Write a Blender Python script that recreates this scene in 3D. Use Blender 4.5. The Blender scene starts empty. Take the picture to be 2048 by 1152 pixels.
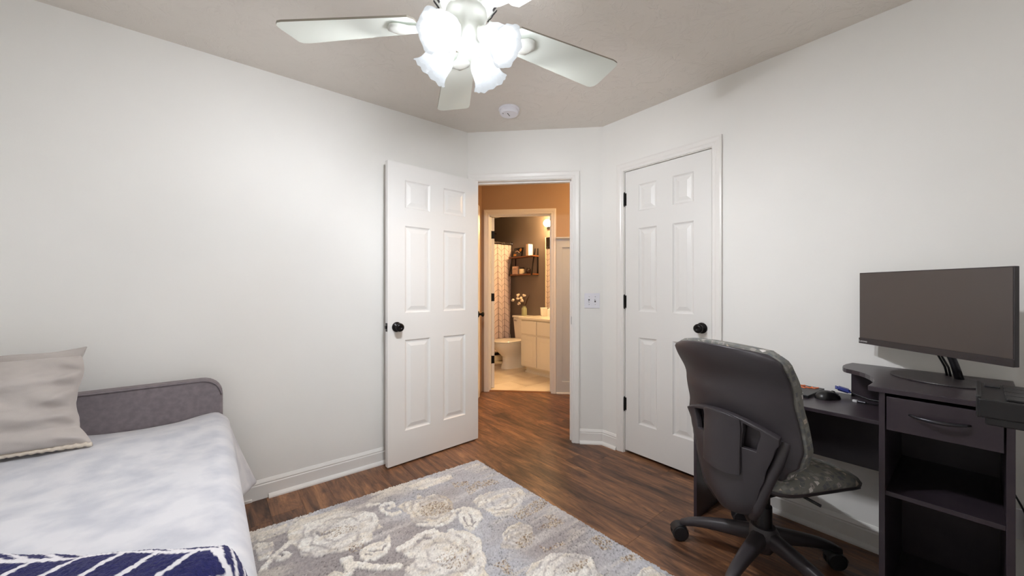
import bpy, bmesh, math, random
import numpy as np
from mathutils import Matrix, Vector

SC = bpy.context.scene
COL = SC.collection
PI = math.pi
R = math.radians

# ---------------------------------------------------------------- camera, world, exposure
CAM_H = 1.194
FPX = 755.0                      # focal length in pixels of the 2048 px wide frame
HZ = 577.0                       # horizon row
YAW = R(50.97)                   # heading of the view from the world X axis
FW = Vector((math.cos(YAW), math.sin(YAW), 0))
RT = Vector((math.sin(YAW), -math.cos(YAW), 0))
cd = bpy.data.cameras.new('camera')
cd.sensor_width = 36.0
cd.lens = 36.0 * FPX / 2048.0
cd.shift_y = 1.0 / 2048.0
cd.clip_start = 0.02
cam = bpy.data.objects.new('camera', cd)
COL.objects.link(cam)
cam.location = (0, 0, CAM_H)
cam.rotation_euler = (PI / 2, 0, YAW - PI / 2)
SC.camera = cam

wd = bpy.data.worlds.new('world')
SC.world = wd
wd.use_nodes = True
wd.node_tree.nodes['Background'].inputs['Color'].default_value = (0.03, 0.03, 0.035, 1)
wd.node_tree.nodes['Background'].inputs['Strength'].default_value = 0.2

SC.view_settings.view_transform = 'Standard'
SC.view_settings.look = 'None'
SC.view_settings.gamma = 1.0
SC.view_settings.use_curve_mapping = False
SC.view_settings.exposure = 1.3
SC.cycles.diffuse_bounces = 6
SC.cycles.max_bounces = 10
SC.cycles.sample_clamp_indirect = 10.0

BULB_W = 505.0
SHADE_E = 0.27        # glow of the frosted shades
HALL_W = 50.0
BATH_W = 98.0

# ---------------------------------------------------------------- layout constants (metres)
CEIL = 2.44
XR = 2.374          # right wall face
YL = 2.568          # left wall face
XB = -0.95          # wall behind the bed
YN = -0.40          # wall behind the camera
A = Vector((2.374, 1.818, 0))     # corner right wall / angled entry wall
B = Vector((1.624, 2.568, 0))     # corner entry wall / left wall
T = 0.114
# frame of the angled entry wall: x = along wall (s), y = into bedroom, z up
ENTRY = Matrix.Translation(A) @ Matrix.Rotation(R(135), 4, 'Z')
HALL_N = 1.363      # distance entry wall face -> bathroom door wall face
XV = 4.0            # vanity wall
YC = 4.93           # shower curtain plane
YT = 5.72           # far tub wall


def floor_pt(px, py, z=0.0):
    """photo pixel -> point on the horizontal plane z"""
    d = FPX * (CAM_H - z) / (py - HZ)
    r = (px - 1024.0) / FPX * d
    p = FW * d + RT * r
    return p.x, p.y


# ---------------------------------------------------------------- mesh helpers
class MB:
    def __init__(self):
        self.v = []; self.f = []

    def add(self, vs, fs, m=None):
        o = len(self.v)
        for p in vs:
            p = Vector(p)
            self.v.append(tuple(m @ p) if m is not None else tuple(p))
        for f in fs:
            self.f.append([i + o for i in f])
        return self

    def box(self, x0, x1, y0, y1, z0, z1, m=None):
        vs = [(x0, y0, z0), (x1, y0, z0), (x1, y1, z0), (x0, y1, z0),
              (x0, y0, z1), (x1, y0, z1), (x1, y1, z1), (x0, y1, z1)]
        fs = [(0, 3, 2, 1), (4, 5, 6, 7), (0, 1, 5, 4), (1, 2, 6, 5), (2, 3, 7, 6), (3, 0, 4, 7)]
        return self.add(vs, fs, m)

    def lathe(self, prof, segs=24, m=None, wob=None):
        vs = []; fs = []
        n = len(prof)
        for k in range(segs):
            a = 2 * PI * k / segs
            for i, (r, z) in enumerate(prof):
                rr, zz = (r, z) if wob is None else wob(r, z, a, i)
                vs.append((rr * math.cos(a), rr * math.sin(a), zz))
        for k in range(segs):
            k2 = (k + 1) % segs
            for i in range(n - 1):
                fs.append((k * n + i, k2 * n + i, k2 * n + i + 1, k * n + i + 1))
        if prof[0][0] > 1e-6:
            pass
        return self.add(vs, fs, m)

    def cyl(self, r, z0, z1, segs=20, m=None, r2=None):
        r2 = r if r2 is None else r2
        return self.lathe([(1e-4, z0), (r, z0), (r2, z1), (1e-4, z1)], segs, m)

    def tube(self, pts, rad, segs=8, m=None, caps=True):
        pts = [Vector(p) for p in pts]
        n = len(pts)
        rads = rad if isinstance(rad, (list, tuple)) else [rad] * n
        vs = []; fs = []
        up = None
        for i, p in enumerate(pts):
            t = (pts[min(i + 1, n - 1)] - pts[max(i - 1, 0)]).normalized()
            if up is None:
                up = Vector((0, 0, 1)) if abs(t.z) < 0.9 else Vector((1, 0, 0))
            s = t.cross(up).normalized()
            up = s.cross(t).normalized()
            for k in range(segs):
                a = 2 * PI * k / segs
                vs.append(p + (s * math.cos(a) + up * math.sin(a)) * rads[i])
        for i in range(n - 1):
            for k in range(segs):
                k2 = (k + 1) % segs
                fs.append((i * segs + k, i * segs + k2, (i + 1) * segs + k2, (i + 1) * segs + k))
        if caps:
            fs.append(tuple(range(segs))[::-1])
            fs.append(tuple((n - 1) * segs + k for k in range(segs)))
        return self.add(vs, fs, m)

    def prism(self, poly, h0, h1, m=None):
        """polygon in xy extruded from z=h0 to h1"""
        n = len(poly)
        vs = [(x, y, h0) for x, y in poly] + [(x, y, h1) for x, y in poly]
        fs = [tuple(range(n))[::-1], tuple(range(n, 2 * n))]
        for i in range(n):
            j = (i + 1) % n
            fs.append((i, j, n + j, n + i))
        return self.add(vs, fs, m)

    def sweep(self, prof, path, m=None, closed_prof=True):
        """prof: list of functions-> positions; path given as list of frames: each frame maps (a,b)->3D"""
        n = len(prof); vs = []; fs = []
        for fr in path:
            for a, b in prof:
                vs.append(fr(a, b))
        for i in range(len(path) - 1):
            for k in range(n if closed_prof else n - 1):
                k2 = (k + 1) % n
                fs.append((i * n + k, i * n + k2, (i + 1) * n + k2, (i + 1) * n + k))
        if closed_prof:
            fs.append(tuple(range(n))[::-1])
            fs.append(tuple((len(path) - 1) * n + k for k in range(n)))
        return self.add(vs, fs, m)

    def grid(self, P, closed_u=False):
        """P[i][j] points"""
        ni, nj = len(P), len(P[0])
        vs = [p for row in P for p in row]
        fs = []
        for i in range(ni - (0 if closed_u else 1)):
            i2 = (i + 1) % ni
            for j in range(nj - 1):
                fs.append((i * nj + j, i2 * nj + j, i2 * nj + j + 1, i * nj + j + 1))
        return self.add(vs, fs)

    def build(self, name, mat, parent=None, smooth=False, bevel=0.0, segs=2, fix=True, subsurf=0, solid=0.0):
        me = bpy.data.meshes.new(name)
        me.from_pydata([tuple(v) for v in self.v], [], self.f)
        if fix:
            bm = bmesh.new(); bm.from_mesh(me)
            bmesh.ops.remove_doubles(bm, verts=bm.verts, dist=1e-5)
            bmesh.ops.recalc_face_normals(bm, faces=bm.faces)
            bm.to_mesh(me); bm.free()
        me.materials.append(mat)
        if smooth:
            me.polygons.foreach_set('use_smooth', [True] * len(me.polygons))
            if smooth == 'auto':
                try:
                    me.set_sharp_from_angle(angle=R(35))
                except Exception:
                    pass
        me.update()
        o = bpy.data.objects.new(name, me)
        COL.objects.link(o)
        o.parent = parent
        if solid:
            md = o.modifiers.new('thickness', 'SOLIDIFY'); md.thickness = solid; md.offset = 0
        if bevel:
            md = o.modifiers.new('bevel', 'BEVEL'); md.width = bevel; md.segments = segs
            md.limit_method = 'ANGLE'; md.angle_limit = R(40)
        if subsurf:
            md = o.modifiers.new('subsurf', 'SUBSURF'); md.levels = subsurf; md.render_levels = subsurf
        return o


def empty(name, loc=(0, 0, 0), rz=0.0, mat=None):
    o = bpy.data.objects.new(name, None)
    o.empty_display_size = 0.1
    COL.objects.link(o)
    if mat is not None:
        o.matrix_world = mat
    else:
        o.location = loc; o.rotation_euler = (0, 0, rz)
    return o


def tag(o, label, cat, group=None):
    o['label'] = label; o['category'] = cat
    if group: o['group'] = group
    return o


def struct(o, label=None):
    o['kind'] = 'structure'
    if label: o['label'] = label
    return o


def dup(o, parent=None):
    c = o.copy(); COL.objects.link(c); c.parent = parent
    for ch in list(o.children):
        dup(ch, c)
    return c


def lerp(a, b, t): return a + (b - a) * t


def interp(x, pts):
    if x <= pts[0][0]: return pts[0][1]
    for (x0, y0), (x1, y1) in zip(pts, pts[1:]):
        if x <= x1:
            t = (x - x0) / (x1 - x0)
            t = t * t * (3 - 2 * t)
            return y0 + (y1 - y0) * t
    return pts[-1][1]


def rect_round(x0, x1, y0, y1, r, n=6, corners=(1, 1, 1, 1)):
    """rounded rectangle polygon, corners: (x1y0, x1y1, x0y1, x0y0)"""
    out = []
    for (cx, cy, a0), c in zip(((x1, y0, -90), (x1, y1, 0), (x0, y1, 90), (x0, y0, 180)), corners):
        if not c:
            out.append((cx, cy)); continue
        ox = cx - r if cx == x1 else cx + r
        oy = cy - r if cy == y1 else cy + r
        for k in range(n + 1):
            a = R(a0 + 90 * k / n)
            out.append((ox + r * math.cos(a), oy + r * math.sin(a)))
    return out


class Noise2:
    """tileable value noise on numpy arrays"""
    def __init__(self, seed):
        self.t = np.random.RandomState(seed).rand(256, 256)

    def __call__(self, x, y):
        x = np.asarray(x, float); y = np.asarray(y, float)
        xi = np.floor(x).astype(int); yi = np.floor(y).astype(int)
        fx = x - xi; fy = y - yi
        fx = fx * fx * (3 - 2 * fx); fy = fy * fy * (3 - 2 * fy)
        g = lambda i, j: self.t[i % 256, j % 256]
        a = g(xi, yi) * (1 - fx) + g(xi + 1, yi) * fx
        b = g(xi, yi + 1) * (1 - fx) + g(xi + 1, yi + 1) * fx
        return a * (1 - fy) + b * fy

    def fbm(self, x, y, n=3):
        s = 0; w = 0; a = 1.0
        for k in range(n):
            s = s + a * self(x * 2 ** k + 17.3 * k, y * 2 ** k + 9.1 * k); w += a; a *= 0.5
        return s / w


# ---------------------------------------------------------------- materials
def lin(c):
    return tuple((v / 255 / 12.92) if v / 255 <= 0.04045 else ((v / 255 + 0.055) / 1.055) ** 2.4 for v in c)


def rgba(c): return (*lin(c), 1.0)


def base_mat(name, col, rough=0.5, metal=0.0, spec=0.5):
    m = bpy.data.materials.new(name)
    m.use_nodes = True
    b = m.node_tree.nodes['Principled BSDF']
    b.inputs['Base Color'].default_value = rgba(col)
    b.inputs['Roughness'].default_value = rough
    b.inputs['Metallic'].default_value = metal
    b.inputs['Specular IOR Level'].default_value = spec
    return m, m.node_tree, b


def N(nt, typ, **kw):
    n = nt.nodes.new(typ)
    for k, v in kw.items():
        if k in n.inputs: n.inputs[k].default_value = v
        else: setattr(n, k, v)
    return n


def L(nt, a, b): nt.links.new(a, b)


def add_var(nt, b, c1, c2, scale=5.0, detail=4.0, vec=None, lo=0.35, hi=0.65):
    n = N(nt, 'ShaderNodeTexNoise', Scale=scale, Detail=detail)
    r = N(nt, 'ShaderNodeValToRGB')
    r.color_ramp.elements[0].position = lo; r.color_ramp.elements[0].color = rgba(c1)
    r.color_ramp.elements[1].position = hi; r.color_ramp.elements[1].color = rgba(c2)
    if vec is not None: L(nt, vec, n.inputs['Vector'])
    L(nt, n.outputs['Fac'], r.inputs['Fac'])
    L(nt, r.outputs['Color'], b.inputs['Base Color'])
    return n, r


def add_bump(nt, b, scale=100.0, strength=0.1, dist=0.002, detail=3.0, vec=None, tex=None):
    if tex is None:
        tex = N(nt, 'ShaderNodeTexNoise', Scale=scale, Detail=detail)
        if vec is not None: L(nt, vec, tex.inputs['Vector'])
        out = tex.outputs['Fac']
    else:
        out = tex
    bp = N(nt, 'ShaderNodeBump', Strength=strength, Distance=dist)
    L(nt, out, bp.inputs['Height'])
    L(nt, bp.outputs['Normal'], b.inputs['Normal'])
    return bp


def geo_pos(nt): return N(nt, 'ShaderNodeNewGeometry').outputs['Position']
def obj_co(nt): return N(nt, 'ShaderNodeTexCoord').outputs['Object']


def simple(name, col, rough=0.5, metal=0.0, bump=None, var=None, spec=0.5):
    m, nt, b = base_mat(name, col, rough, metal, spec)
    if var:
        c2, sc = var
        add_var(nt, b, col, c2, sc, vec=obj_co(nt))
    if bump:
        sc, st, di = bump
        add_bump(nt, b, sc, st, di, vec=obj_co(nt))
    return m


def emit(name, col, strength):
    m = bpy.data.materials.new(name); m.use_nodes = True
    nt = m.node_tree
    nt.nodes.remove(nt.nodes['Principled BSDF'])
    e = N(nt, 'ShaderNodeEmission', Strength=strength)
    e.inputs['Color'].default_value = (*col, 1)
    L(nt, e.outputs['Emission'], nt.nodes['Material Output'].inputs['Surface'])
    return m


M = {}
# painted walls: orange-peel relief
def wall_mat(name, c1, c2, rough=0.62):
    m, nt, b = base_mat(name, c1, rough)
    pos = geo_pos(nt)
    add_var(nt, b, c1, c2, 1.3, 3.0, vec=pos)
    add_bump(nt, b, 260.0, 0.10, 0.0012, 2.0, vec=pos)
    return m
M['wall'] = wall_mat('wall_paint', (231, 230, 226), (235, 234, 230))
M['hall_tan'] = wall_mat('hall_paint', (176, 150, 126), (180, 155, 130))
M['bath_wall'] = wall_mat('bath_paint', (118, 104, 94), (123, 109, 99))
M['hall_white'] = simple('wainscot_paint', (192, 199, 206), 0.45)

# ceiling: knock-down plaster
def ceil_mat():
    m, nt, b = base_mat('ceiling_plaster', (222, 216, 208), 0.8)
    pos = geo_pos(nt)
    w = N(nt, 'ShaderNodeTexNoise', Scale=7.0, Detail=6.0, Distortion=1.6)
    w.inputs['Roughness'].default_value = 0.62
    L(nt, pos, w.inputs['Vector'])
    r = N(nt, 'ShaderNodeValToRGB')
    r.color_ramp.elements[0].position = 0.50; r.color_ramp.elements[1].position = 0.60
    L(nt, w.outputs['Fac'], r.inputs['Fac'])
    f = N(nt, 'ShaderNodeTexNoise', Scale=60.0, Detail=4.0)
    L(nt, pos, f.inputs['Vector'])
    mx = N(nt, 'ShaderNodeMath', operation='MULTIPLY_ADD')
    L(nt, f.outputs['Fac'], mx.inputs[0]); mx.inputs[1].default_value = 0.5
    L(nt, r.outputs['Color'], mx.inputs[2])
    add_bump(nt, b, tex=mx.outputs[0], strength=0.45, dist=0.004)
    return m
M['ceiling'] = ceil_mat()
M['trim'] = simple('trim_paint', (232, 230, 226), 0.32, bump=(40, 0.02, 0.001))
M['door'] = simple('door_paint', (229, 228, 225), 0.34, bump=(30, 0.03, 0.001))
M['black_metal'] = simple('oil_rubbed_bronze', (24, 22, 22), 0.28, 0.6)
M['black_plastic'] = simple('black_plastic', (22, 21, 23), 0.38, bump=(300, 0.05, 0.0005))
M['plate'] = simple('white_plastic', (226, 226, 232), 0.3)
M['dark_slot'] = simple('dark_slot', (60, 58, 60), 0.5)
M['chrome'] = simple('chrome', (190, 190, 195), 0.2, 1.0)

# wood planks: grain along world Y, random tone per plank
def plank_mat():
    m, nt, b = base_mat('vinyl_plank', (96, 66, 48), 0.40, spec=0.5)
    pos = geo_pos(nt)
    oi = N(nt, 'ShaderNodeObjectInfo')
    off = N(nt, 'ShaderNodeVectorMath', operation='MULTIPLY_ADD')
    cv = N(nt, 'ShaderNodeCombineXYZ')
    for k in range(3): L(nt, oi.outputs['Random'], cv.inputs[k])
    L(nt, cv.outputs[0], off.inputs[0]); off.inputs[1].default_value = (37.0, 61.0, 13.0)
    L(nt, pos, off.inputs[2])
    mp = N(nt, 'ShaderNodeMapping'); mp.inputs['Scale'].default_value = (9.0, 1.3, 1.0)
    L(nt, off.outputs[0], mp.inputs['Vector'])
    g = N(nt, 'ShaderNodeTexNoise', Scale=1.6, Detail=7.0, Distortion=1.2)
    g.inputs['Roughness'].default_value = 0.68
    L(nt, mp.outputs[0], g.inputs['Vector'])
    mp2 = N(nt, 'ShaderNodeMapping'); mp2.inputs['Scale'].default_value = (120.0, 3.5, 1.0)
    L(nt, off.outputs[0], mp2.inputs['Vector'])
    g2 = N(nt, 'ShaderNodeTexNoise', Scale=1.0, Detail=4.0)
    L(nt, mp2.outputs[0], g2.inputs['Vector'])
    r = N(nt, 'ShaderNodeValToRGB')
    cr = r.color_ramp
    cr.elements[0].position = 0.28; cr.elements[0].color = rgba((54, 37, 29))
    cr.elements[1].position = 0.74; cr.elements[1].color = rgba((182, 132, 90))
    e = cr.elements.new(0.46); e.color = rgba((106, 73, 53))
    e = cr.elements.new(0.58); e.color = rgba((136, 95, 66))
    ad = N(nt, 'ShaderNodeMath', operation='MULTIPLY_ADD')
    L(nt, g2.outputs['Fac'], ad.inputs[0]); ad.inputs[1].default_value = 0.22
    L(nt, g.outputs['Fac'], ad.inputs[2])
    ad2 = N(nt, 'ShaderNodeMath', operation='MULTIPLY_ADD')
    L(nt, oi.outputs['Random'], ad2.inputs[0]); ad2.inputs[1].default_value = 0.12
    L(nt, ad.outputs[0], ad2.inputs[2])
    sb = N(nt, 'ShaderNodeMath', operation='SUBTRACT'); sb.inputs[1].default_value = 0.17
    L(nt, ad2.outputs[0], sb.inputs[0])
    L(nt, sb.outputs[0], r.inputs['Fac'])
    # dark rustic smudges and knots, drawn out along the boards
    mp3 = N(nt, 'ShaderNodeMapping'); mp3.inputs['Scale'].default_value = (22.0, 5.5, 1.0)
    L(nt, off.outputs[0], mp3.inputs['Vector'])
    g3 = N(nt, 'ShaderNodeTexNoise', Scale=1.0, Detail=5.0, Distortion=0.8)
    g3.inputs['Roughness'].default_value = 0.7
    L(nt, mp3.outputs[0], g3.inputs['Vector'])
    r3 = N(nt, 'ShaderNodeValToRGB')
    r3.color_ramp.elements[0].position = 0.33; r3.color_ramp.elements[0].color = (0.42, 0.40, 0.40, 1)
    r3.color_ramp.elements[1].position = 0.52; r3.color_ramp.elements[1].color = (1, 1, 1, 1)
    L(nt, g3.outputs['Fac'], r3.inputs['Fac'])
    ml = N(nt, 'ShaderNodeMix', data_type='RGBA', blend_type='MULTIPLY')
    ml.inputs['Factor'].default_value = 0.85
    L(nt, r.outputs['Color'], ml.inputs['A']); L(nt, r3.outputs['Color'], ml.inputs['B'])
    L(nt, ml.outputs['Result'], b.inputs['Base Color'])
    add_bump(nt, b, tex=g2.outputs['Fac'], strength=0.12, dist=0.001)
    return m
M['plank'] = plank_mat()
M['subfloor'] = simple('subfloor', (36, 26, 20), 0.8)

def tile_mat():
    m, nt, b = base_mat('floor_tile', (222, 208, 184), 0.35)
    pos = geo_pos(nt)
    oi = N(nt, 'ShaderNodeObjectInfo')
    n = N(nt, 'ShaderNodeTexNoise', Scale=3.0, Detail=5.0); L(nt, pos, n.inputs['Vector'])
    ad = N(nt, 'ShaderNodeMath', operation='MULTIPLY_ADD')
    L(nt, oi.outputs['Random'], ad.inputs[0]); ad.inputs[1].default_value = 0.45
    L(nt, n.outputs['Fac'], ad.inputs[2])
    r = N(nt, 'ShaderNodeValToRGB')
    r.color_ramp.elements[0].position = 0.40; r.color_ramp.elements[0].color = rgba((196, 180, 158))
    r.color_ramp.elements[1].position = 0.95; r.color_ramp.elements[1].color = rgba((230, 218, 198))
    L(nt, ad.outputs[0], r.inputs['Fac']); L(nt, r.outputs['Color'], b.inputs['Base Color'])
    return m
M['tile'] = tile_mat()
M['grout'] = simple('grout', (186, 170, 148), 0.8)
M['threshold'] = simple('threshold_wood', (120, 76, 44), 0.4)

# ================================================================ SETTING
def wall_box(name, boxes, mat, label, m=None):
    b = MB()
    for bx in boxes: b.box(*bx, m=m)
    return struct(b.build(name, mat), label)

ceiling = struct(MB().box(XB - 0.2, 4.2, YN - 0.2, 5.9, CEIL, CEIL + 0.06).build('ceiling', M['ceiling']),
                 'textured off-white plaster ceiling')
wall_box('wall_left', [(XB - T, B.x + 0.02, YL, YL + T, -0.02, CEIL)], M['wall'], 'plain white wall behind the bed and open door')
wall_box('wall_behind_bed', [(XB - T, XB, YN - T, YL + T, -0.02, CEIL)], M['wall'], 'plain white wall along the bed')
wall_box('wall_near', [(XB - T, XR + T, YN - T, YN, -0.02, CEIL)], M['wall'], 'plain white wall at the near end')
CY0, CY1 = 1.014, 1.620                       # closet door
wall_box('wall_right', [(XR, XR + T, YN - T, CY0 - 0.021, -0.02, CEIL),
                        (XR, XR + T, CY1 + 0.021, A.y + 0.01, -0.02, CEIL),
                        (XR, XR + T, CY0 - 0.021, CY1 + 0.021, 2.062, CEIL)], M['wall'],
         'plain white wall with the closet door and desk')
wall_box('wall_closet', [(XR + T + 0.10, XR + T + 0.14, 0.9, 1.66, -0.02, CEIL),
                         (XR + T, XR + T + 0.12, 0.9, 0.96, -0.02, CEIL),
                         (XR + T, XR + T + 0.12, 1.645, 1.66, -0.02, CEIL)], M['wall'], 'closet interior wall')
S0, S1 = 0.238, 1.000                         # entry opening along the angled wall
wall_box('wall_entry', [(-0.04, S0 - 0.018, -T, 0, -0.02, CEIL),
                        (S1 + 0.018, 1.0607 + 0.04, -T, 0, -0.02, CEIL),
                        (S0 - 0.018, S1 + 0.018, -T, 0, 2.062, CEIL)], M['wall'],
         'short angled white wall with the open doorway', ENTRY)
# hallway
Q0, Q1 = 0.401, 1.111                         # bathroom opening
HB = -HALL_N
wall_box('wall_hall', [(-1.7, Q0 - 0.018, HB - T, HB, -0.02, CEIL),
                       (Q1 + 0.018, 1.35, HB - T, HB, -0.02, CEIL),
                       (Q0 - 0.018, Q1 + 0.018, HB - T, HB, 2.062, CEIL)], M['hall_tan'],
         'tan hallway wall above white wainscot around the bathroom door', ENTRY)
wall_box('wall_hall_side', [(1.2, 1.2 + T, HB - T, -0.36, -0.02, CEIL), (1.2, 1.2 + T, -0.36, -T, 2.1, CEIL),
                            (1.2, 1.2 + T, -0.36, -T, -0.02, 0.0)], M['hall_tan'],
         'hallway side wall by the bathroom door', ENTRY)
wall_box('wall_hall_end', [(-1.7 - T, -1.7, HB - T, 0.0, -0.02, CEIL)], M['hall_tan'], 'far end wall of the hallway', ENTRY)
wall_box('wall_hall_near', [(-1.7, -0.02, -T - 0.03, -T, -0.02, CEIL)], M['hall_tan'], 'hallway wall behind the closet', ENTRY)
wall_box('wall_hall_recess', [(1.3, 1.34, -0.5, 0.2, -0.02, CEIL)], M['hall_tan'], 'hallway recess wall', ENTRY)
# bathroom
wall_box('wall_vanity', [(XV, XV + T, 2.0, YT + T, -0.02, CEIL)], M['bath_wall'], 'dark taupe bathroom wall with shelf and mirror')
wall_box('wall_tub', [(1.8, XV + T, YT, YT + T, -0.02, CEIL)], M['bath_wall'], 'dark taupe wall behind the bathtub')
wall_box('wall_bath_side', [(1.8, 1.9, 4.2, YT + T, -0.02, CEIL)], M['bath_wall'], 'dark taupe side wall of the bathroom')
wall_box('wall_bath_entry', [(-1.75, Q0 - 0.018, HB - T - 0.012, HB - T, -0.02, CEIL),
                             (Q1 + 0.018, 1.9, HB - T - 0.012, HB - T, -0.02, CEIL),
                             (Q0 - 0.018, Q1 + 0.018, HB - T - 0.012, HB - T, 2.062, CEIL)], M['bath_wall'],
         'bathroom side of the doorway wall', ENTRY)

# ---------------------------------------------------------------- floors
floor = struct(MB().box(XB - 0.2, 4.2, YN - 0.2, 5.9, -0.06, -0.005).build('floor', M['subfloor']),
               'dark brown wood-look plank floor of bedroom and hallway')


def clip(poly, nx, ny, c):
    """keep nx*x+ny*y <= c"""
    out = []
    for i in range(len(poly)):
        p, q = poly[i], poly[(i + 1) % len(poly)]
        a = nx * p[0] + ny * p[1] - c; b_ = nx * q[0] + ny * q[1] - c
        if a <= 0: out.append(p)
        if a * b_ < 0:
            t = a / (a - b_)
            out.append((p[0] + (q[0] - p[0]) * t, p[1] + (q[1] - p[1]) * t))
    return out


def piece(name, poly, z0, z1, mat, parent, ch=0.0007):
    """thin floor piece with a chamfered top edge"""
    cx = sum(p[0] for p in poly) / len(poly); cy = sum(p[1] for p in poly) / len(poly)
    inn = []
    for x, y in poly:
        dx, dy = x - cx, y - cy
        l = math.hypot(dx, dy)
        inn.append((x - (ch if dx > 0 else -ch), y - (ch if dy > 0 else -ch)))
    n = len(poly)
    vs = [(x, y, z0) for x, y in poly] + [(x, y, z1 - ch * 0.6) for x, y in poly] + [(x, y, z1) for x, y in inn]
    fs = [tuple(range(2 * n, 3 * n))]
    for i in range(n):
        j = (i + 1) % n
        fs.append((i, j, n + j, n + i)); fs.append((n + i, n + j, 2 * n + j, 2 * n + i))
    return MB().add(vs, fs).build(name, mat, parent, fix=False)


rng = random.Random(4)
PW, PL = 0.152, 1.22
DIAG = HALL_N * math.sqrt(2) + A.x + A.y - 0.005      # x+y of the bathroom door wall
col = 0
x = XB
while x < 3.55:
    y = YN - rng.random() * PL
    while y < 4.4:
        y2 = y + PL
        g = 0.0003
        poly = [(x + g, max(y, YN) + g), (x + PW - g, max(y, YN) + g), (x + PW - g, y2 - g), (x + g, y2 - g)]
        x0_, x1_, ya, yb = x, x + PW, max(y, YN), y2
        y = y2
        if yb - ya < 0.03: continue
        if x1_ <= XR + 0.13 and ya > YL + 0.05 and x1_ + yb < 4.25: continue
        if x0_ > XR + 0.12 and x1_ + yb < 4.25: continue
        if x0_ + ya > DIAG: continue
        s_min = min((-(px - A.x) + (py - A.y)) / math.sqrt(2) for px in (x0_, x1_) for py in (ya, yb))
        if s_min > 1.3 and ya > YL: continue
        poly = clip(poly, 1, 1, DIAG + 0.035)
        if x1_ < 1.55:
            poly = clip(poly, 0, 1, YL + 0.02)
        if len(poly) < 3: continue
        piece('plank', poly, -0.006, 0.0, M['plank'], floor)
    x += PW
    col += 1

bath_floor = struct(MB().prism([(1.9, DIAG + 0.04 - 1.9), (4.0, DIAG + 0.04 - 4.0), (4.0, YT), (1.9, YT)], -0.02, -0.0015)
                    .build('floor_bath', M['grout']), 'beige tile floor of the bathroom')
TX, TY = 0.61, 0.305
row = 0
y = 2.25
while y < YC + 0.1:
    x = 2.3 - (0.305 if row % 2 else 0.0) + 0.12
    while x < XV:
        g = 0.0015
        poly = [(x + g, y + g), (min(x + TX, XV) - g, y + g), (min(x + TX, XV) - g, y + TY - g), (x + g, y + TY - g)]
        poly = clip(poly, -1, -1, -(DIAG + 0.045))
        if len(poly) >= 3 and max(p[0] for p in poly) - min(p[0] for p in poly) > 0.02:
            piece('floor_tile', poly, -0.002, 0.001, M['tile'], bath_floor, 0.001)
        x += TX
    y += TY; row += 1
struct(MB().sweep([(-0.025, 0), (-0.018, 0.007), (0.018, 0.007), (0.025, 0)],
                  [lambda a, b, s=s: ENTRY @ Vector((s, HB - 0.03 + a, b)) for s in (Q0, Q1)])
       .build('trim_threshold', M['threshold']), 'brown wood threshold strip at the bathroom door')

# ---------------------------------------------------------------- casings, jambs, baseboards
CAS = [(0.004, 0.0), (0.004, 0.010), (0.010, 0.012), (0.022, 0.012), (0.030, 0.016), (0.050, 0.018), (0.060, 0.016), (0.060, 0.0)]


def casing(name, x0, x1, h, mat4, label, matl=None):
    """colonial casing round an opening, local frame x along wall, y out of wall"""
    fr = [lambda a, b: mat4 @ Vector((x0 - a, b, 0)), lambda a, b: mat4 @ Vector((x0 - a, b, h + a)),
          lambda a, b: mat4 @ Vector((x1 + a, b, h + a)), lambda a, b: mat4 @ Vector((x1 + a, b, 0))]
    return struct(MB().sweep(CAS, fr).build(name, matl or M['trim']), label)


def jamb(name, x0, x1, h, y0, y1, stop, mat4, label, matl=None):
    b = MB()
    b.box(x0 - 0.018, x0, y0, y1, 0, h + 0.018, mat4).box(x1, x1 + 0.018, y0, y1, 0, h + 0.018, mat4)
    b.box(x0, x1, y0, y1, h, h + 0.018, mat4)
    if stop:
        s0, s1 = stop
        b.box(x0, x0 + 0.011, s0, s1, 0, h, mat4).box(x1 - 0.011, x1, s0, s1, 0, h, mat4).box(x0, x1, s0, s1, h - 0.011, h, mat4)
    return struct(b.build(name, matl or M['trim'], bevel=0.001, segs=1), label)

casing('trim_entry_door', S0, S1, 2.044, ENTRY, 'white casing around the bedroom doorway')
jamb('trim_entry_jamb', S0, S1, 2.044, -T, 0.0, (-0.072, -0.038), ENTRY, 'white jamb of the bedroom doorway')
casing('trim_entry_hall_side', S0, S1, 2.044, ENTRY @ Matrix.Translation((0, -T, 0)) @ Matrix.Diagonal((1, -1, 1, 1)), 'white casing on the hall side of the bedroom doorway')
casing('trim_bath_door', Q0, Q1, 2.044, ENTRY @ Matrix.Translation((0, HB, 0)), 'white casing around the bathroom doorway')
jamb('trim_bath_jamb', Q0, Q1, 2.044, HB - T - 0.012, HB, (HB - 0.075, HB - 0.04), ENTRY, 'white jamb of the bathroom doorway')
RIGHTW = Matrix.Translation((XR, 0, 0)) @ Matrix.Rotation(R(90), 4, 'Z')     # x along +Y, y = -X (into room)
casing('trim_closet_door', CY0 - 0.003, CY1 + 0.003, 2.044, RIGHTW, 'white casing around the closet door')
jamb('trim_closet_jamb', CY0 - 0.003, CY1 + 0.003, 2.044, -T, 0.0, (-0.075, -0.042), RIGHTW, 'white jamb of the closet door')
# hinge-side strike plate in the entry jamb
st = MB().box(S0, S0 + 0.0015, -0.030, -0.004, 0.915, 0.975, ENTRY).build('strike_plate', M['black_metal'], bevel=0.001)
st.parent = bpy.data.objects['trim_entry_jamb']

BASE = [(0, 0), (0.013, 0), (0.013, 0.078), (0.010, 0.084), (0.0115, 0.090), (0.007, 0.100), (0.003, 0.108), (0, 0.108)]
SHOE = [(0.013, 0.0), (0.031, 0.0), (0.030, 0.008), (0.025, 0.016), (0.018, 0.021), (0.013, 0.022)]


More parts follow.
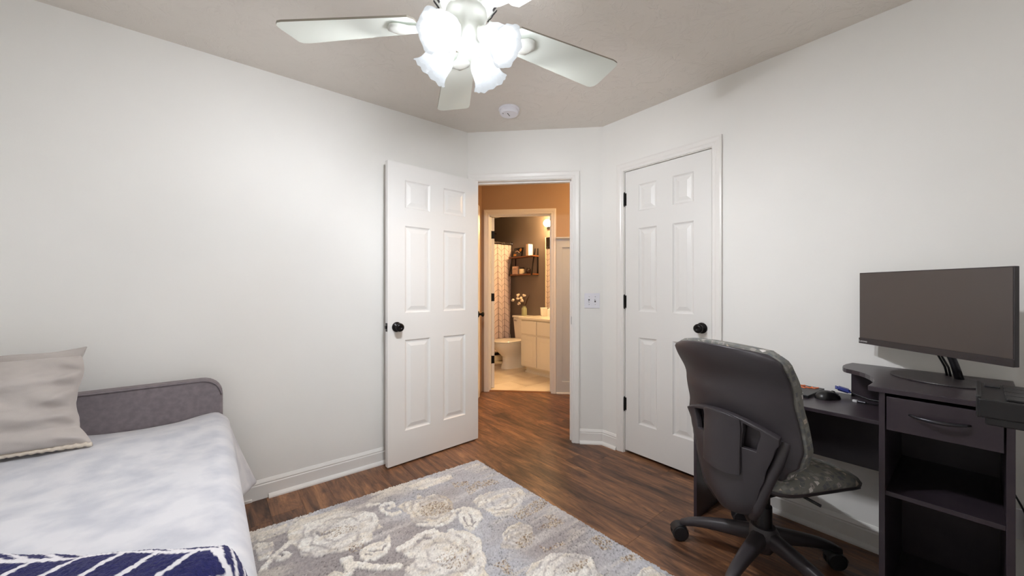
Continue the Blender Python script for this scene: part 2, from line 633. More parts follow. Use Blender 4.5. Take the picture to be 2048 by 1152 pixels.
def baseboard(name, P, Q, nrm, label, shoe=None, matl=None):
    P, Q, nrm = Vector((*P, 0)), Vector((*Q, 0)), Vector((*nrm, 0)).normalized()
    fr = [lambda a, b, p=p: p + nrm * a + Vector((0, 0, b)) for p in (P, Q)]
    o = struct(MB().sweep(BASE, fr).build(name, matl or M['trim']), label)
    if shoe is not None:
        d = (Q - P)
        fr2 = [lambda a, b, p=p: p + nrm * a + Vector((0, 0, b)) for p in (P + d * shoe[0], P + d * shoe[1])]
        MB().sweep(SHOE, fr2).build('shoe_moulding', matl or M['trim'], o)
    return o

bl = baseboard('baseboard_left', (XB, YL), (B.x, YL), (0, -1), 'white baseboard along the left wall', (0.477, 1.0))
MB().box(XB, 0.20, YL - 0.022, YL - 0.013, 0, 0.016).build('shoe_moulding', M['trim'], bl, bevel=0.003)
baseboard('baseboard_right', (XR, YN), (XR, CY0 - 0.064), (-1, 0), 'white baseboard under the desk', (0, 1))
baseboard('baseboard_corner', (XR, CY1 + 0.064), (XR, A.y), (-1, 0), 'short white baseboard beside the closet casing', (0, 1.03))
e = Vector((-1, 1)).normalized()
baseboard('baseboard_entry', (A.x, A.y), (A.x + e.x * (S0 - 0.061), A.y + e.y * (S0 - 0.061)), (-1, -1),
          'short white baseboard beside the doorway casing', (-0.03, 1))
baseboard('baseboard_back', (XB, YN), (XB, YL), (1, 0), 'white baseboard along the wall by the bed', (0, 1))
baseboard('baseboard_near', (XB, YN), (XR, YN), (0, 1), 'white baseboard at the near wall', (0, 1))

# hallway wainscot: board, battens, rails, cap
wn = struct(MB().box(-1.7, Q0 - 0.061, HB, HB + 0.006, 0, 1.74, ENTRY).build('trim_wainscot', M['hall_white']),
            'white board-and-batten wainscot beside the bathroom door')
for s in (0.306, -0.03, -0.40, -0.80, -1.2):
    MB().box(s - 0.034, s + 0.034, HB + 0.006, HB + 0.020, 0.13, 1.66, ENTRY).build('batten', M['hall_white'], wn, bevel=0.001)
MB().box(-1.7, Q0 - 0.061, HB + 0.006, HB + 0.020, 0.0, 0.14, ENTRY).build('bottom_rail', M['hall_white'], wn, bevel=0.001)
MB().box(-1.7, Q0 - 0.061, HB + 0.006, HB + 0.020, 1.66, 1.755, ENTRY).build('top_rail', M['hall_white'], wn, bevel=0.001)
MB().box(-1.7, Q0 - 0.061, HB, HB + 0.045, 1.755, 1.775, ENTRY).build('cap_rail', M['hall_white'], wn, bevel=0.003)
MB().box(-1.7, Q0 - 0.061, HB + 0.020, HB + 0.036, 0.0, 0.018, ENTRY).build('shoe_moulding', M['trim'], wn, bevel=0.004)


# ---------------------------------------------------------------- doors
def door_rows(h):
    k = h / 2.023
    out = []; z = 0.214 * k
    for ph, gap in ((0.615, 0.184), (0.59, 0.12), (0.19, 0.11)):
        out.append((z, z + ph * k)); z += (ph + gap) * k
    return out


def six_panel(root, w, h, t, stile, mull, y0=0.0):
    pw = (w - 2 * stile - mull) / 2
    cols = [(stile, stile + pw), (stile + pw + mull, w - stile)]
    rows = door_rows(h)
    b = MB()
    b.box(0, stile, y0, y0 + t, 0, h).box(w - stile, w, y0, y0 + t, 0, h)
    zs = [0.0] + [z for r in rows for z in r] + [h]
    for k in range(0, len(zs), 2):
        b.box(stile, w - stile, y0, y0 + t, zs[k], zs[k + 1])
    for z0, z1 in rows:
        b.box(stile + pw, stile + pw + mull, y0, y0 + t, z0, z1)
    b.build('slab_frame', M['door'], root, fix=False)
    for x0, x1 in cols:
        for z0, z1 in rows:
            pb = MB()
            for side in (0, 1):
                rings = [(0.0, 0.0), (0.006, 0.006), (0.012, 0.009), (0.020, 0.009), (0.044, 0.0025)]
                loops = []
                for off, dep in rings:
                    yy = y0 + dep if side == 0 else y0 + t - dep
                    loops.append([(x0 + off, yy, z0 + off), (x1 - off, yy, z0 + off), (x1 - off, yy, z1 - off), (x0 + off, yy, z1 - off)])
                vs = [p for l in loops for p in l]; fs = []
                for i in range(len(loops) - 1):
                    for k in range(4):
                        k2 = (k + 1) % 4
                        f = (i * 4 + k, i * 4 + k2, (i + 1) * 4 + k2, (i + 1) * 4 + k)
                        fs.append(f if side == 0 else f[::-1])
                f = tuple(range(len(vs) - 4, len(vs)))
                fs.append(f if side == 0 else f[::-1])
                pb.add(vs, fs)
            pb.build('panel', M['door'], root, fix=False)


KNOB = [(1e-4, 0.0), (0.033, 0.0), (0.034, 0.004), (0.030, 0.010), (0.016, 0.013), (0.012, 0.018), (0.012, 0.030),
        (0.018, 0.034), (0.0265, 0.042), (0.0285, 0.050), (0.0265, 0.058), (0.018, 0.063), (0.010, 0.0645), (0.009, 0.062), (1e-4, 0.062)]


def knob(root, x, y, z, sgn):
    """sgn: +1 knob points to +y"""
    m = Matrix.Translation((x, y, z)) @ Matrix.Rotation(-PI / 2 * sgn, 4, 'X')
    o = MB().lathe(KNOB, 28, m).build('door_knob', M['black_metal'], root, smooth=True)
    o['label'] = 'dark bronze round door knob'
    return o


def hinge(root, x, y, z, leaf=None):
    b = MB()
    b.cyl(0.0065, z - 0.045, z + 0.045, 10, Matrix.Translation((x, y, 0)))
    b.cyl(0.0045, z + 0.045, z + 0.052, 8, Matrix.Translation((x, y, 0)))
    b.cyl(0.0045, z - 0.052, z - 0.045, 8, Matrix.Translation((x, y, 0)))
    if leaf: b.box(*leaf, z - 0.045, z + 0.045)
    o = b.build('hinge', M['black_metal'], root)
    o['label'] = 'black hinge'
    return o


# open bedroom door, swung back against the left wall
d1 = empty('door_1', mat=Matrix.Translation((1.668, 2.520, 0.012)) @ Matrix.Rotation(R(183.1), 4, 'Z'))
struct(d1, 'white six-panel bedroom door standing open against the left wall')
DW = 0.742
six_panel(d1, DW, 2.03, 0.035, 0.122, 0.108)
knob(d1, DW - 0.062, 0.035, 0.925, 1)
knob(d1, DW - 0.062, 0.0, 0.925, -1).scale = (1, 1, 1)
MB().box(DW - 0.0005, DW + 0.0015, 0.005, 0.030, 0.897, 0.953).box(DW, DW + 0.009, 0.010, 0.025, 0.915, 0.935).build('latch', M['black_metal'], d1)
for z in (0.33, 1.07, 1.82):
    hinge(d1, -0.004, -0.002, z)

# closet door (closed)
d2 = empty('door_2', mat=Matrix.Translation((XR, CY1, 0.020)) @ Matrix.Rotation(R(-90), 4, 'Z'))
struct(d2, 'white closed six-panel closet door with black hinges and knob')
six_panel(d2, CY1 - CY0, 2.020, 0.035, 0.108, 0.112, 0.004)
knob(d2, CY1 - CY0 - 0.058, 0.004, 0.93, -1)
for z in (0.335, 1.078, 1.822):
    hinge(d2, -0.002, -0.004, z, (-0.004, 0.010, 0.001, 0.0045))

# bathroom door, swung into the bathroom
d3 = empty('door_3', mat=ENTRY @ Matrix.Translation((Q1 - 0.004, HB - T - 0.012, 0.012)) @ Matrix.Rotation(R(-90 + 17), 4, 'Z'))
struct(d3, 'white bathroom door swung open into the bathroom')
six_panel(d3, 0.70, 2.028, 0.035, 0.115, 0.10, -0.037)
knob(d3, 0.64, -0.002, 0.93, 1)
for z in (0.335, 1.078, 1.822):
    b = MB().box(-0.006, 0.001, -0.037, -0.002, z - 0.045, z + 0.045).cyl(0.007, z - 0.048, z + 0.048, 10, Matrix.Translation((-0.004, 0.002, 0)))
    b.build('hinge', M['black_metal'], d3)['label'] = 'black hinge'

# hallway side door (only a sliver and its knob show)
d4 = empty('door_4', mat=ENTRY @ Matrix.Translation((1.2, -1.10, 0.012)) @ Matrix.Rotation(R(90), 4, 'Z'))
struct(d4, 'white hallway side door beside the bathroom, edge on')
six_panel(d4, 0.70, 2.028, 0.035, 0.115, 0.10, -0.012)
knob(d4, 0.06, 0.023, 0.905, 1)
casing('trim_hall_side_door', -1.10, -0.40, 2.044, ENTRY @ Matrix.Translation((1.2, 0, 0)) @ Matrix.Rotation(R(90), 4, 'Z'),
       'white casing of the hallway side door')

# ================================================================ MATERIALS OF THE FURNITURE
M['espresso'] = simple('espresso_laminate', (50, 42, 49), 0.33, bump=(90, 0.05, 0.0006), var=((56, 48, 53), 14))
M['desk_edge'] = simple('laminate_edge', (78, 72, 76), 0.4)
M['chair_plastic'] = simple('grey_black_plastic', (52, 48, 51), 0.42, bump=(420, 0.12, 0.0006))
M['rubber'] = simple('caster_rubber', (30, 30, 33), 0.5)
M['steel_dark'] = simple('dark_steel', (70, 70, 74), 0.3, 0.8)
M['screen'] = simple('screen_glass', (64, 56, 54), 0.42, spec=0.9)
M['bezel'] = simple('monitor_plastic', (50, 45, 47), 0.4)
M['print_white'] = simple('print_white', (205, 205, 205), 0.5)
M['print_orange'] = simple('print_orange', (236, 120, 62), 0.5)
M['blue_plastic'] = simple('blue_plastic', (50, 62, 140), 0.4)
M['fan_white'] = simple('fan_enamel', (226, 228, 220), 0.3)
M['fan_blade'] = simple('fan_blade_paint', (224, 229, 220), 0.42)
M['fan_edge'] = simple('fan_blade_edge', (150, 144, 130), 0.6)


def fabric_mat(name, c1, c2, scale=6.0, bscale=700.0, bstr=0.25, rough=0.9, sheen=0.3, lo=0.35, hi=0.65, bdist=0.001):
    m, nt, b = base_mat(name, c1, rough, spec=0.2)
    co = obj_co(nt)
    add_var(nt, b, c1, c2, scale, 5.0, vec=co, lo=lo, hi=hi)
    add_bump(nt, b, bscale, bstr, bdist, 2.0, vec=co)
    b.inputs['Sheen Weight'].default_value = sheen
    b.inputs['Sheen Roughness'].default_value = 0.4
    return m
M['headboard'] = fabric_mat('grey_weave', (122, 114, 118), (134, 126, 129), 40, 900, 0.35, sheen=0.1)
M['blanket'] = fabric_mat('pale_grey_plush', (190, 192, 200), (213, 213, 217), 9.0, 500, 0.25, sheen=0.4, bdist=0.0015, lo=0.36, hi=0.60)
M['pillow'] = fabric_mat('taupe_plush', (178, 171, 166), (190, 183, 178), 5, 500, 0.25, sheen=0.35, bdist=0.0015)
M['braid'] = fabric_mat('cream_braid', (224, 214, 200), (206, 194, 178), 80, 300, 0.4, sheen=0.1)


def attr_mat(name, attr, rough=0.95, sheen=0.3, bump=True):
    m, nt, b = base_mat(name, (200, 200, 200), rough, spec=0.15)
    a = N(nt, 'ShaderNodeAttribute'); a.attribute_name = attr
    L(nt, a.outputs['Color'], b.inputs['Base Color'])
    if bump: add_bump(nt, b, 420, 0.5, 0.003, 2.0, vec=geo_pos(nt))
    b.inputs['Sheen Weight'].default_value = sheen
    return m
M['rug'] = attr_mat('rug_pile', 'pile')
M['throw'] = attr_mat('throw_fur', 'pile', sheen=0.15)


def chair_fabric():
    """charcoal upholstery with a scatter of small pale and dark squares"""
    m, nt, b = base_mat('chair_fabric', (88, 88, 88), 0.9, spec=0.2)
    co = obj_co(nt)
    mp = N(nt, 'ShaderNodeMapping'); mp.inputs['Scale'].default_value = (46, 46, 46)
    mp.inputs['Rotation'].default_value = (0.0, 0.35, 0.25)
    L(nt, co, mp.inputs['Vector'])
    v = N(nt, 'ShaderNodeTexVoronoi', distance='CHEBYCHEV')
    v.inputs['Scale'].default_value = 1.0; v.inputs['Randomness'].default_value = 0.45
    L(nt, mp.outputs[0], v.inputs['Vector'])
    wn = N(nt, 'ShaderNodeTexWhiteNoise', noise_dimensions='3D')
    L(nt, v.outputs['Position'], wn.inputs['Vector'])
    r = N(nt, 'ShaderNodeValToRGB'); r.color_ramp.interpolation = 'CONSTANT'
    cr = r.color_ramp
    cr.elements[0].position = 0.0; cr.elements[0].color = rgba((104, 106, 105))
    cr.elements[1].position = 0.30; cr.elements[1].color = rgba((146, 142, 136))
    for p, c in ((0.45, (98, 100, 102)), (0.62, (128, 128, 124)), (0.78, (176, 164, 150)), (0.86, (100, 104, 104)), (0.95, (196, 192, 188))):
        e_ = cr.elements.new(p); e_.color = rgba(c)
    L(nt, wn.outputs['Value'], r.inputs['Fac'])
    ms = N(nt, 'ShaderNodeMath', operation='LESS_THAN'); ms.inputs[1].default_value = 0.36
    L(nt, v.outputs['Distance'], ms.inputs[0])
    ms2 = N(nt, 'ShaderNodeMath', operation='LESS_THAN'); ms2.inputs[1].default_value = 0.10
    L(nt, v.outputs['Distance'], ms2.inputs[0])
    mx = N(nt, 'ShaderNodeMix', data_type='RGBA')
    mx.inputs['A'].default_value = rgba((116, 115, 110))
    L(nt, ms.outputs[0], mx.inputs['Factor']); L(nt, r.outputs['Color'], mx.inputs['B'])
    mx2 = N(nt, 'ShaderNodeMix', data_type='RGBA')
    mx2.inputs['B'].default_value = rgba((92, 93, 95))
    L(nt, ms2.outputs[0], mx2.inputs['Factor']); L(nt, mx.outputs['Result'], mx2.inputs['A'])
    L(nt, mx2.outputs['Result'], b.inputs['Base Color'])
    add_bump(nt, b, 900, 0.25, 0.0008, 2.0, vec=co)
    return m
M['chair_fabric'] = chair_fabric()


def wb(mb, name, mat, root, **kw):
    """part given in world axes, moved into an unrotated root's frame"""
    o = root.location
    mb.v = [(v[0] - o.x, v[1] - o.y, v[2] - o.z) for v in mb.v]
    return mb.build(name, mat, root, **kw)


# ================================================================ BED
bed = tag(empty('bed', (XB + 0.5, 1.5, 0)), 'twin bed with low grey upholstered headboard against the left wall', 'bed')
HX0, HX1 = XB + 0.03, 0.068
hp = rect_round(HX0, HX1, 0.16, 0.735, 0.085, 8, (0, 1, 1, 0))
hb = MB()
mh = Matrix(((1, 0, 0, 0), (0, 0, 1, 0), (0, 1, 0, 0), (0, 0, 0, 1)))          # (x,z,y) polygon upright
hb.prism(hp, 2.452, 2.525, mh)
head = wb(hb, 'headboard', M['headboard'], bed, bevel=0.012, segs=3)
pipe = [(x, 2.450, z) for x, z in rect_round(HX0 + 0.006, HX1 - 0.006, 0.16, 0.729, 0.08, 8, (0, 1, 1, 0))][1:-1]
wb(MB().tube(pipe, 0.004, 6), 'piping', M['headboard'], bed, smooth=True)
wb(MB().box(XB + 0.05, 0.045, 0.50, 2.45, 0.12, 0.30), 'side_rail_base', M['headboard'], bed, bevel=0.015)
wb(MB().box(XB + 0.05, 0.055, 0.47, 2.445, 0.30, 0.53), 'mattress', M['blanket'], bed, bevel=0.05, segs=4)
for lx in (XB + 0.1, 0.0):
    for ly in (0.56, 2.40):
        wb(MB().cyl(0.022, 0.0, 0.12, 14, Matrix.Translation((lx, ly, 0)), 0.026), 'leg', M['espresso'], bed)

# blanket draped over the bed
nz = Noise2(11)
def blanket():
    prof = []                                    # (x, z, drop fraction)
    x_in = XB + 0.035
    for k in range(70): prof.append((lerp(x_in, 0.02, k / 69), 0.556, 0.0))
    for k in range(1, 9):
        a = PI / 2 * k / 8
        prof.append((0.02 + 0.072 * math.sin(a), 0.556 - 0.072 * (1 - math.cos(a)), 0.0))
    for k in range(1, 15):
        prof.append((0.092 + 0.004 * k / 14, 0.484 - 0.29 * k / 14, k / 14))
    n = len(prof); my = 120
    Y = np.linspace(0.405, 2.448, my)
    P = []
    for i, (x, z, f) in enumerate(prof):
        row = []
        for y in Y:
            zz = z; yy = y; xx = x
            # foot end falls over the bed
            if y < 0.46:
                t = (0.46 - y) / 0.055
                zz = min(zz, 0.556 - 0.34 * t); yy = 0.455 - 0.02 * t
            if f == 0 and z > 0.55:
                dy = 1.0 - abs(2 * (x - XB) / 1.0 - 1)
                w = 0.010 * (float(nz.fbm(x * 5 + y * 1.5, y * 3.2)) - 0.5) * 2
                w += 0.010 * (float(nz.fbm(x * 3 + y * 4 + 50, y * 11 - x * 5)) - 0.5)
                w += 0.006 * math.sin(9 * (y + 0.28 * x) + 3 * float(nz(x * 3, y * 3)))
                edge = min(1.0, (0.04 - x) / 0.15)
                zz += w * max(edge, 0.25) if y > 0.46 else 0
                if y > 2.30: zz += 0.012 * ((y - 2.30) / 0.148) ** 2 * math.sin(7 * x)
            if f > 0:
                g = interp(y, [(1.0, 0.008), (1.9, 0.012), (2.15, 0.03), (2.32, 0.075), (2.45, 0.10)])
                xx += g * f ** 1.1 + 0.012 * f * math.sin(16 * y + 2 * float(nz(y * 3, 1.0)))
                if y > 2.25: zz -= 0.04 * f * (y - 2.25) / 0.2
            row.append((xx, yy, zz))
        P.append(row)
    return MB().grid(P)
bk = blanket().build('blanket', M['blanket'], smooth=True, solid=0.012)
tag(bk, 'pale grey plush blanket spread over the bed', 'blanket')

# pillow leaning on the headboard
def pillow():
    root = empty('pillow', (-0.665, 2.262, 0.578))
    tag(root, 'taupe-grey plush pillow with cream braided hem leaning on the headboard', 'pillow')
    W, H, D = 0.262, 0.350, 0.088
    tilt = Matrix.Rotation(R(-20), 4, 'X') @ Matrix.Translation((0, 0, H * 0.5))
    nn = Noise2(5)
    nu, nv = 110, 80
    def edge_x(v):                               # right/left outline: pinched flanks, long corners
        return 1.0 + (0.10 if v < 0 else 0.0) * max(0.0, abs(v) - 0.62) / 0.38 - 0.035 * math.cos(v * 5) - (0.05 * v if v > 0 else 0)
    def pt(u, v, sgn):
        x = u * W * edge_x(v)
        z = v * H * 0.5 * (1 + 0.05 * u * u)
        e_ = max(0.0, 1 - abs(u) ** 3.6) * max(0.0, 1 - abs(v) ** 3.2)
        th = D * e_ ** 0.48
        # gathers running in from the seams
        g = math.exp(-((abs(u) - 0.90) / 0.13) ** 2)
        th += 0.024 * g * e_ ** 0.3 * math.sin(v * 15 + 2.5 * float(nn(u * 3, v * 4)))
        th += 0.030 * (float(nn.fbm(u * 2.2 + v * 1.5 + 10, v * 4 - u * 1.5 + sgn * 3)) - 0.5) * e_ ** 0.5
        th += 0.010 * math.sin(11 * (v + 0.45 * u) + 4 * float(nn(u * 2, v * 2))) * e_ ** 0.6 * max(0.0, u + 0.3)
        y = sgn * th
        if u > 0.35 and v > 0.45:                # upper corner flops forward over the body
            c = min(1.0, (u - 0.35) / 0.6) * min(1.0, (v - 0.45) / 0.5)
            y += 0.030 * c; z += 0.006 * c
        if v < -0.6:
            y -= 0.040 * (-v - 0.6) / 0.4; x += 0.055 * max(0.0, u - 0.4) * (-v - 0.6) / 0.4
        return tilt @ Vector((x, y, z))
    for sgn in (-1, 1):
        P = [[pt(-1 + 2 * i / nu, -1 + 2 * j / nv, sgn) for j in range(nv + 1)] for i in range(nu + 1)]
        MB().grid(P).build('front_panel' if sgn < 0 else 'back_panel', M['pillow'], root, smooth=True)
    # stand-up flange along the top seam
    P = []
    for i in range(61):
        u = -1.02 + 2.06 * i / 60
        b0 = pt(min(1, max(-1, u)), 1.0, 1)
        hgt = 0.030 + 0.012 * max(0.0, u) + 0.004 * math.sin(7 * u)
        ex = max(0.0, u - 0.8) * 0.05
        P.append([b0 + Vector((ex * k / 3, 0.010 * k / 3, hgt * k / 3 - 0.012)) for k in range(4)])
    MB().grid(P).build('flange', M['pillow'], root, smooth=True, solid=0.013)
    pth = [pt(-1 + 2 * k / 80, -1.0, -1) + Vector((0, -0.006, -0.002 + 0.0025 * math.sin(k * 2.2))) for k in range(81)]
    MB().tube(pth, 0.0085, 8).build('braided_trim', M['braid'], root, smooth=True)['label'] = 'cream braided trim along the lower hem'
    root.rotation_euler = (0, 0, R(-3))
    return root
pillow()

# folded navy throw
def throw():
    p0 = Vector((0.100, 1.020, 0)); p1 = Vector((-0.50, 1.505, 0))
    ax = (p1 - p0).normalized(); nr = Vector((ax.y, -ax.x, 0))
    if nr.y > 0: nr = -nr                        # toward the foot of the bed
    Lh = (p1 - p0).length; Wd = 0.40
    nu, nv = 230, 150
    rs = np.random.RandomState(3); nn = Noise2(21)
    V = []; C = []
    navy = np.array(lin((38, 40, 92))); dark = np.array(lin((20, 20, 48))); white = np.array(lin((222, 220, 224)))
    for i in range(nu + 1):
        s = Lh * i / nu
        endr = max(0.0, 1 - (s / 0.06)) if s < 0.06 else 0.0
        for j in range(nv + 1):
            w = j / nv                            # unfolds from back bottom, over the top, towards the viewer
            # cross-section: back face, rounded top, long flat
            hgt = (0.060 + 0.010 * math.sin(7 * s + 1)) * math.sqrt(max(0.0, 1 - endr ** 2))
            arc = w * (Wd + 0.09)
            if arc < 0.11:
                t = arc / 0.11
                a = PI * 0.5 * t
                yy = 0.090 * (1 - math.cos(a)); zz = hgt * math.sin(a)
            else:
                yy = 0.090 + arc - 0.11; zz = hgt - 0.012 * min(1, (arc - 0.11) / 0.3)
            yy += endr * 0.05 * (1 - w)
            jit = rs.rand() - 0.5
            p = p0 + ax * s + nr * (yy + 0.02 * math.sin(5 * s) + 0.003 * jit) + Vector((0, 0, 0.578 + zz + 0.003 * rs.rand() + 0.006 * float(nn(s * 14, w * 8))))
            V.append(tuple(p))
            # leaf / chevron lattice of white lines
            u = s + 0.006 * float(nn(s * 30, w * 30)); q = arc
            line = 0.0
            wob = 0.010 * math.sin(17 * u)
            for c, wd in ((0.078 + wob, 0.0065), (0.175 - wob, 0.0068), (0.285 + wob, 0.0068)):
                if abs(q - c) < wd: line = 1.0
            band = 0 if q < 0.078 + wob else (1 if q < 0.175 - wob else (2 if q < 0.285 + wob else 3))
            slant = (2.6, -0.30, 0.9, -0.9)[band]
            ph = (u + slant * q + (0.0, 0.02, 0.05, 0.0)[band]) % 0.083
            if min(ph, 0.083 - ph) < (0.0068 if band else 0.0145): line = 1.0
            c_ = white if line else navy * (0.75 + 0.5 * rs.rand()) * 0.8 + dark * 0.2
            C.append((*c_, 1.0))
    F = []
    for i in range(nu):
        for j in range(nv):
            a = i * (nv + 1) + j
            F.append((a, a + nv + 1, a + nv + 2, a + 1))
    me = bpy.data.meshes.new('throw_blanket')
    me.from_pydata(V, [], F)
    at = me.color_attributes.new('pile', 'FLOAT_COLOR', 'POINT')
    at.data.foreach_set('color', np.array(C, dtype=np.float32).ravel())
    me.materials.append(M['throw'])
    me.polygons.foreach_set('use_smooth', [True] * len(me.polygons))
    o = bpy.data.objects.new('throw_blanket', me); COL.objects.link(o)
    tag(o, 'folded navy plush throw with white leaf lattice on the bed', 'throw blanket')
    return o
throw()


# ================================================================ RUG
def rug():
    c0 = np.array([1.455, 2.174])
    eu = np.array([-1.275, 0.048]); eu /= np.linalg.norm(eu)
    ev = np.array([0.039, -1.36]); ev /= np.linalg.norm(ev)
    LU, LV, st = 1.38, 2.28, 0.0052
    nu, nv = int(LU / st), int(LV / st)
    U, Vv = np.meshgrid(np.arange(nu + 1) * st, np.arange(nv + 1) * st, indexing='ij')
    X = c0[0] + U * eu[0] + Vv * ev[0]; Y = c0[1] + U * eu[1] + Vv * ev[1]
    n1, n2, n3 = Noise2(1), Noise2(2), Noise2(3)
    # warped coordinates give hand-tufted, ragged outlines
    XW = X + 0.020 * (n1.fbm(X * 26, Y * 26, 3) - 0.5); YW = Y + 0.020 * (n2.fbm(X * 26, Y * 26, 3) - 0.5)
    rs = np.random.RandomState(8)

    def wpts(pl): return np.array([floor_pt(px, py, 0.014) for px, py in pl])

    def inside(poly):
        p = wpts(poly); res = np.zeros(XW.shape, bool); k = len(p)
        for i in range(k):
            x1, y1 = p[i]; x2, y2 = p[(i + 1) % k]
            cnd = ((y1 > YW) != (y2 > YW))
            with np.errstate(divide='ignore', invalid='ignore'):
                xx = (x2 - x1) * (YW - y1) / (y2 - y1) + x1
            res ^= cnd & (XW < xx)
        return res

    def dist(pl, close=False):
        p = wpts(pl)
        if close: p = np.vstack([p, p[:1]])
        d = np.full(XW.shape, 9.0)
        for a, b in zip(p[:-1], p[1:]):
            ab = b - a; l2 = max(1e-9, ab @ ab)
            t = np.clip(((XW - a[0]) * ab[0] + (YW - a[1]) * ab[1]) / l2, 0, 1)
            d = np.minimum(d, np.hypot(XW - a[0] - t * ab[0], YW - a[1] - t * ab[1]))
        return d

    K = lambda c: np.array(lin(c))
    grey, blue, mauve = K((178, 172, 171)), K((191, 191, 196)), K((164, 156, 155))
    cream, ivory, sand, brown = K((232, 223, 208)), K((244, 240, 233)), K((208, 195, 175)), K((138, 114, 90))
    streak = n3.fbm(X * 3.2, Y * 20, 4)
    tone = n2.fbm(X * 2.3 + 7, Y * 3.1, 3)
    C = grey + (blue - grey) * np.clip((tone - 0.42) * 4 + (X - 0.95) * 1.1, 0, 1)[..., None]
    C = C + (mauve - C) * (np.clip((0.5 - tone) * 5 - (X - 1.0) * 1.6, 0, 1) * 0.8)[..., None]
    C = C + (ivory - C) * (np.clip((streak - 0.58) * 5, 0, 1) * 0.35)[..., None]
    Hh = np.zeros(XW.shape)

    def paint(mask, col, h=0.0, mott=None, amt=0.5):
        nonlocal C, Hh
        c = np.broadcast_to(col, C.shape)
        if mott is not None:
            t = np.clip((n1.fbm(X * 17 + 5, Y * 40, 3) - 0.42) * 6, 0, 1) * amt
            c = c + (mott - c) * t[..., None]
        C = np.where(mask[..., None], c, C); Hh = np.where(mask, h, Hh)

    def speckle(mask, dens=0.5):
        nonlocal C
        rr = rs.rand(*XW.shape)
        m1 = mask & (rr < dens); m2 = mask & (rr < dens * 0.42)
        C = np.where(m1[..., None], sand, C); C = np.where(m2[..., None], brown, C)

    # cream blooms (outlines traced on the floor plane)
    bloom1 = [(578, 1058), (600, 1040), (640, 1030), (690, 1022), (722, 1024), (745, 1028), (752, 1046), (768, 1056), (745, 1066), (746, 1082), (722, 1094), (690, 1104), (664, 1108), (632, 1116), (604, 1112), (590, 1096), (575, 1080)]
    bloom2 = [(795, 1016), (812, 1004), (834, 1002), (836, 986), (846, 996), (870, 990), (895, 994), (905, 1008), (912, 1030), (900, 1046), (880, 1054), (850, 1046), (826, 1046), (818, 1030)]
    bloom3 = [(797, 1096), (822, 1086), (840, 1070), (866, 1062), (886, 1070), (905, 1062), (935, 1066), (958, 1080), (962, 1098), (976, 1118), (970, 1140), (990, 1170), (900, 1200), (800, 1180), (812, 1140), (830, 1120), (808, 1112)]
    bloom4 = [(946, 1006), (958, 992), (985, 984), (1010, 978), (1035, 976), (1052, 990), (1044, 1006), (1034, 1024), (1010, 1034), (990, 1036), (974, 1024), (958, 1016)]
    bloom5 = [(1002, 1098), (1006, 1070), (1016, 1056), (1040, 1046), (1062, 1050), (1068, 1066), (1052, 1080), (1040, 1100)]
    bloom6 = [(1050, 1150), (1070, 1126), (1104, 1108), (1150, 1106), (1180, 1116), (1196, 1138), (1220, 1170), (1160, 1220), (1060, 1200)]
    edge1 = [(508, 1068), (540, 1060), (575, 1050), (572, 1066), (548, 1074), (516, 1084)]
    edge2 = [(510, 1090), (545, 1086), (552, 1100), (536, 1118), (516, 1124)]
    top1 = [(815, 974), (860, 956), (900, 948), (908, 958), (880, 968), (840, 982)]
    top2 = [(930, 940), (958, 928), (975, 936), (950, 948)]
    corner6 = [(1268, 1150), (1300, 1134), (1330, 1150), (1350, 1180), (1290, 1190)]
    low1 = [(640, 1160), (670, 1144), (690, 1150), (700, 1190), (640, 1200)]
    def flower(poly, mott, rings=(0.30, 0.55, 0.80), petals=7, ph=0.0, worn=0.5):
        nonlocal C, Hh
        p = wpts(poly); c = p.mean(0); rx = (p[:, 0].max() - p[:, 0].min()) / 2; ry = (p[:, 1].max() - p[:, 1].min()) / 2
        m = inside(poly)
        cov = np.clip(0.45 + 2.6 * (n3.fbm(X * 7 + 3 * ph, Y * 24, 4) - 0.36), 1 - worn, 1.0) * m
        cc = cream + (mott - cream) * np.clip((n1.fbm(X * 14 + 5, Y * 34, 3) - 0.40) * 5, 0, 1)[..., None] * 0.9
        dx = (XW - c[0]) / rx; dy = (YW - c[1]) / ry
        rho = np.hypot(dx, dy); th = np.arctan2(dy, dx)
        for i, rk in enumerate(rings):
            sc = rk * (1 + 0.13 * np.abs(np.cos(petals * 0.5 * th + ph + i * 0.8)) + 0.25 * (n2.fbm(X * 9, Y * 9, 2) - 0.5))
            ln = np.exp(-((rho - sc) / 0.035) ** 2) * np.clip((n1.fbm(X * 20 + i, Y * 20, 2) - 0.38) * 5, 0, 1)
            hi = np.exp(-((rho - sc + 0.10) / 0.06) ** 2) * 0.7
            cc = cc + (ivory - cc) * hi[..., None]
            cc = cc + (mauve - cc) * (0.75 * ln)[..., None]
        C = C + (cc - C) * cov[..., None]
        Hh = np.where(m, 0.002 + 0.003 * cov, Hh)
    for q, bl_ in enumerate((bloom1, bloom3, bloom4, bloom6)):
        flower(bl_, ivory, ph=0.7 * q, worn=(0.35, 0.2, 0.55, 0.5)[q])
    for q, bl_ in enumerate((edge1, edge2, top1, top2, corner6, low1)):
        flower(bl_, ivory, (0.6,), 5, 0.5 * q, 0.75)
    flower(bloom2, sand, ph=2.0, worn=0.6); flower(bloom5, sand, ph=3.0, worn=0.5)
    # cream flecked band along the long edge by the wall
    eb = np.clip(1.25 - Vv / 0.13, 0, 1) * np.clip((n3.fbm(X * 6 + 11, Y * 22, 4) - 0.38) * 6, 0, 1) * np.clip((U - 0.28) / 0.3, 0, 1)
    C = C + (cream - C) * (0.85 * eb)[..., None]
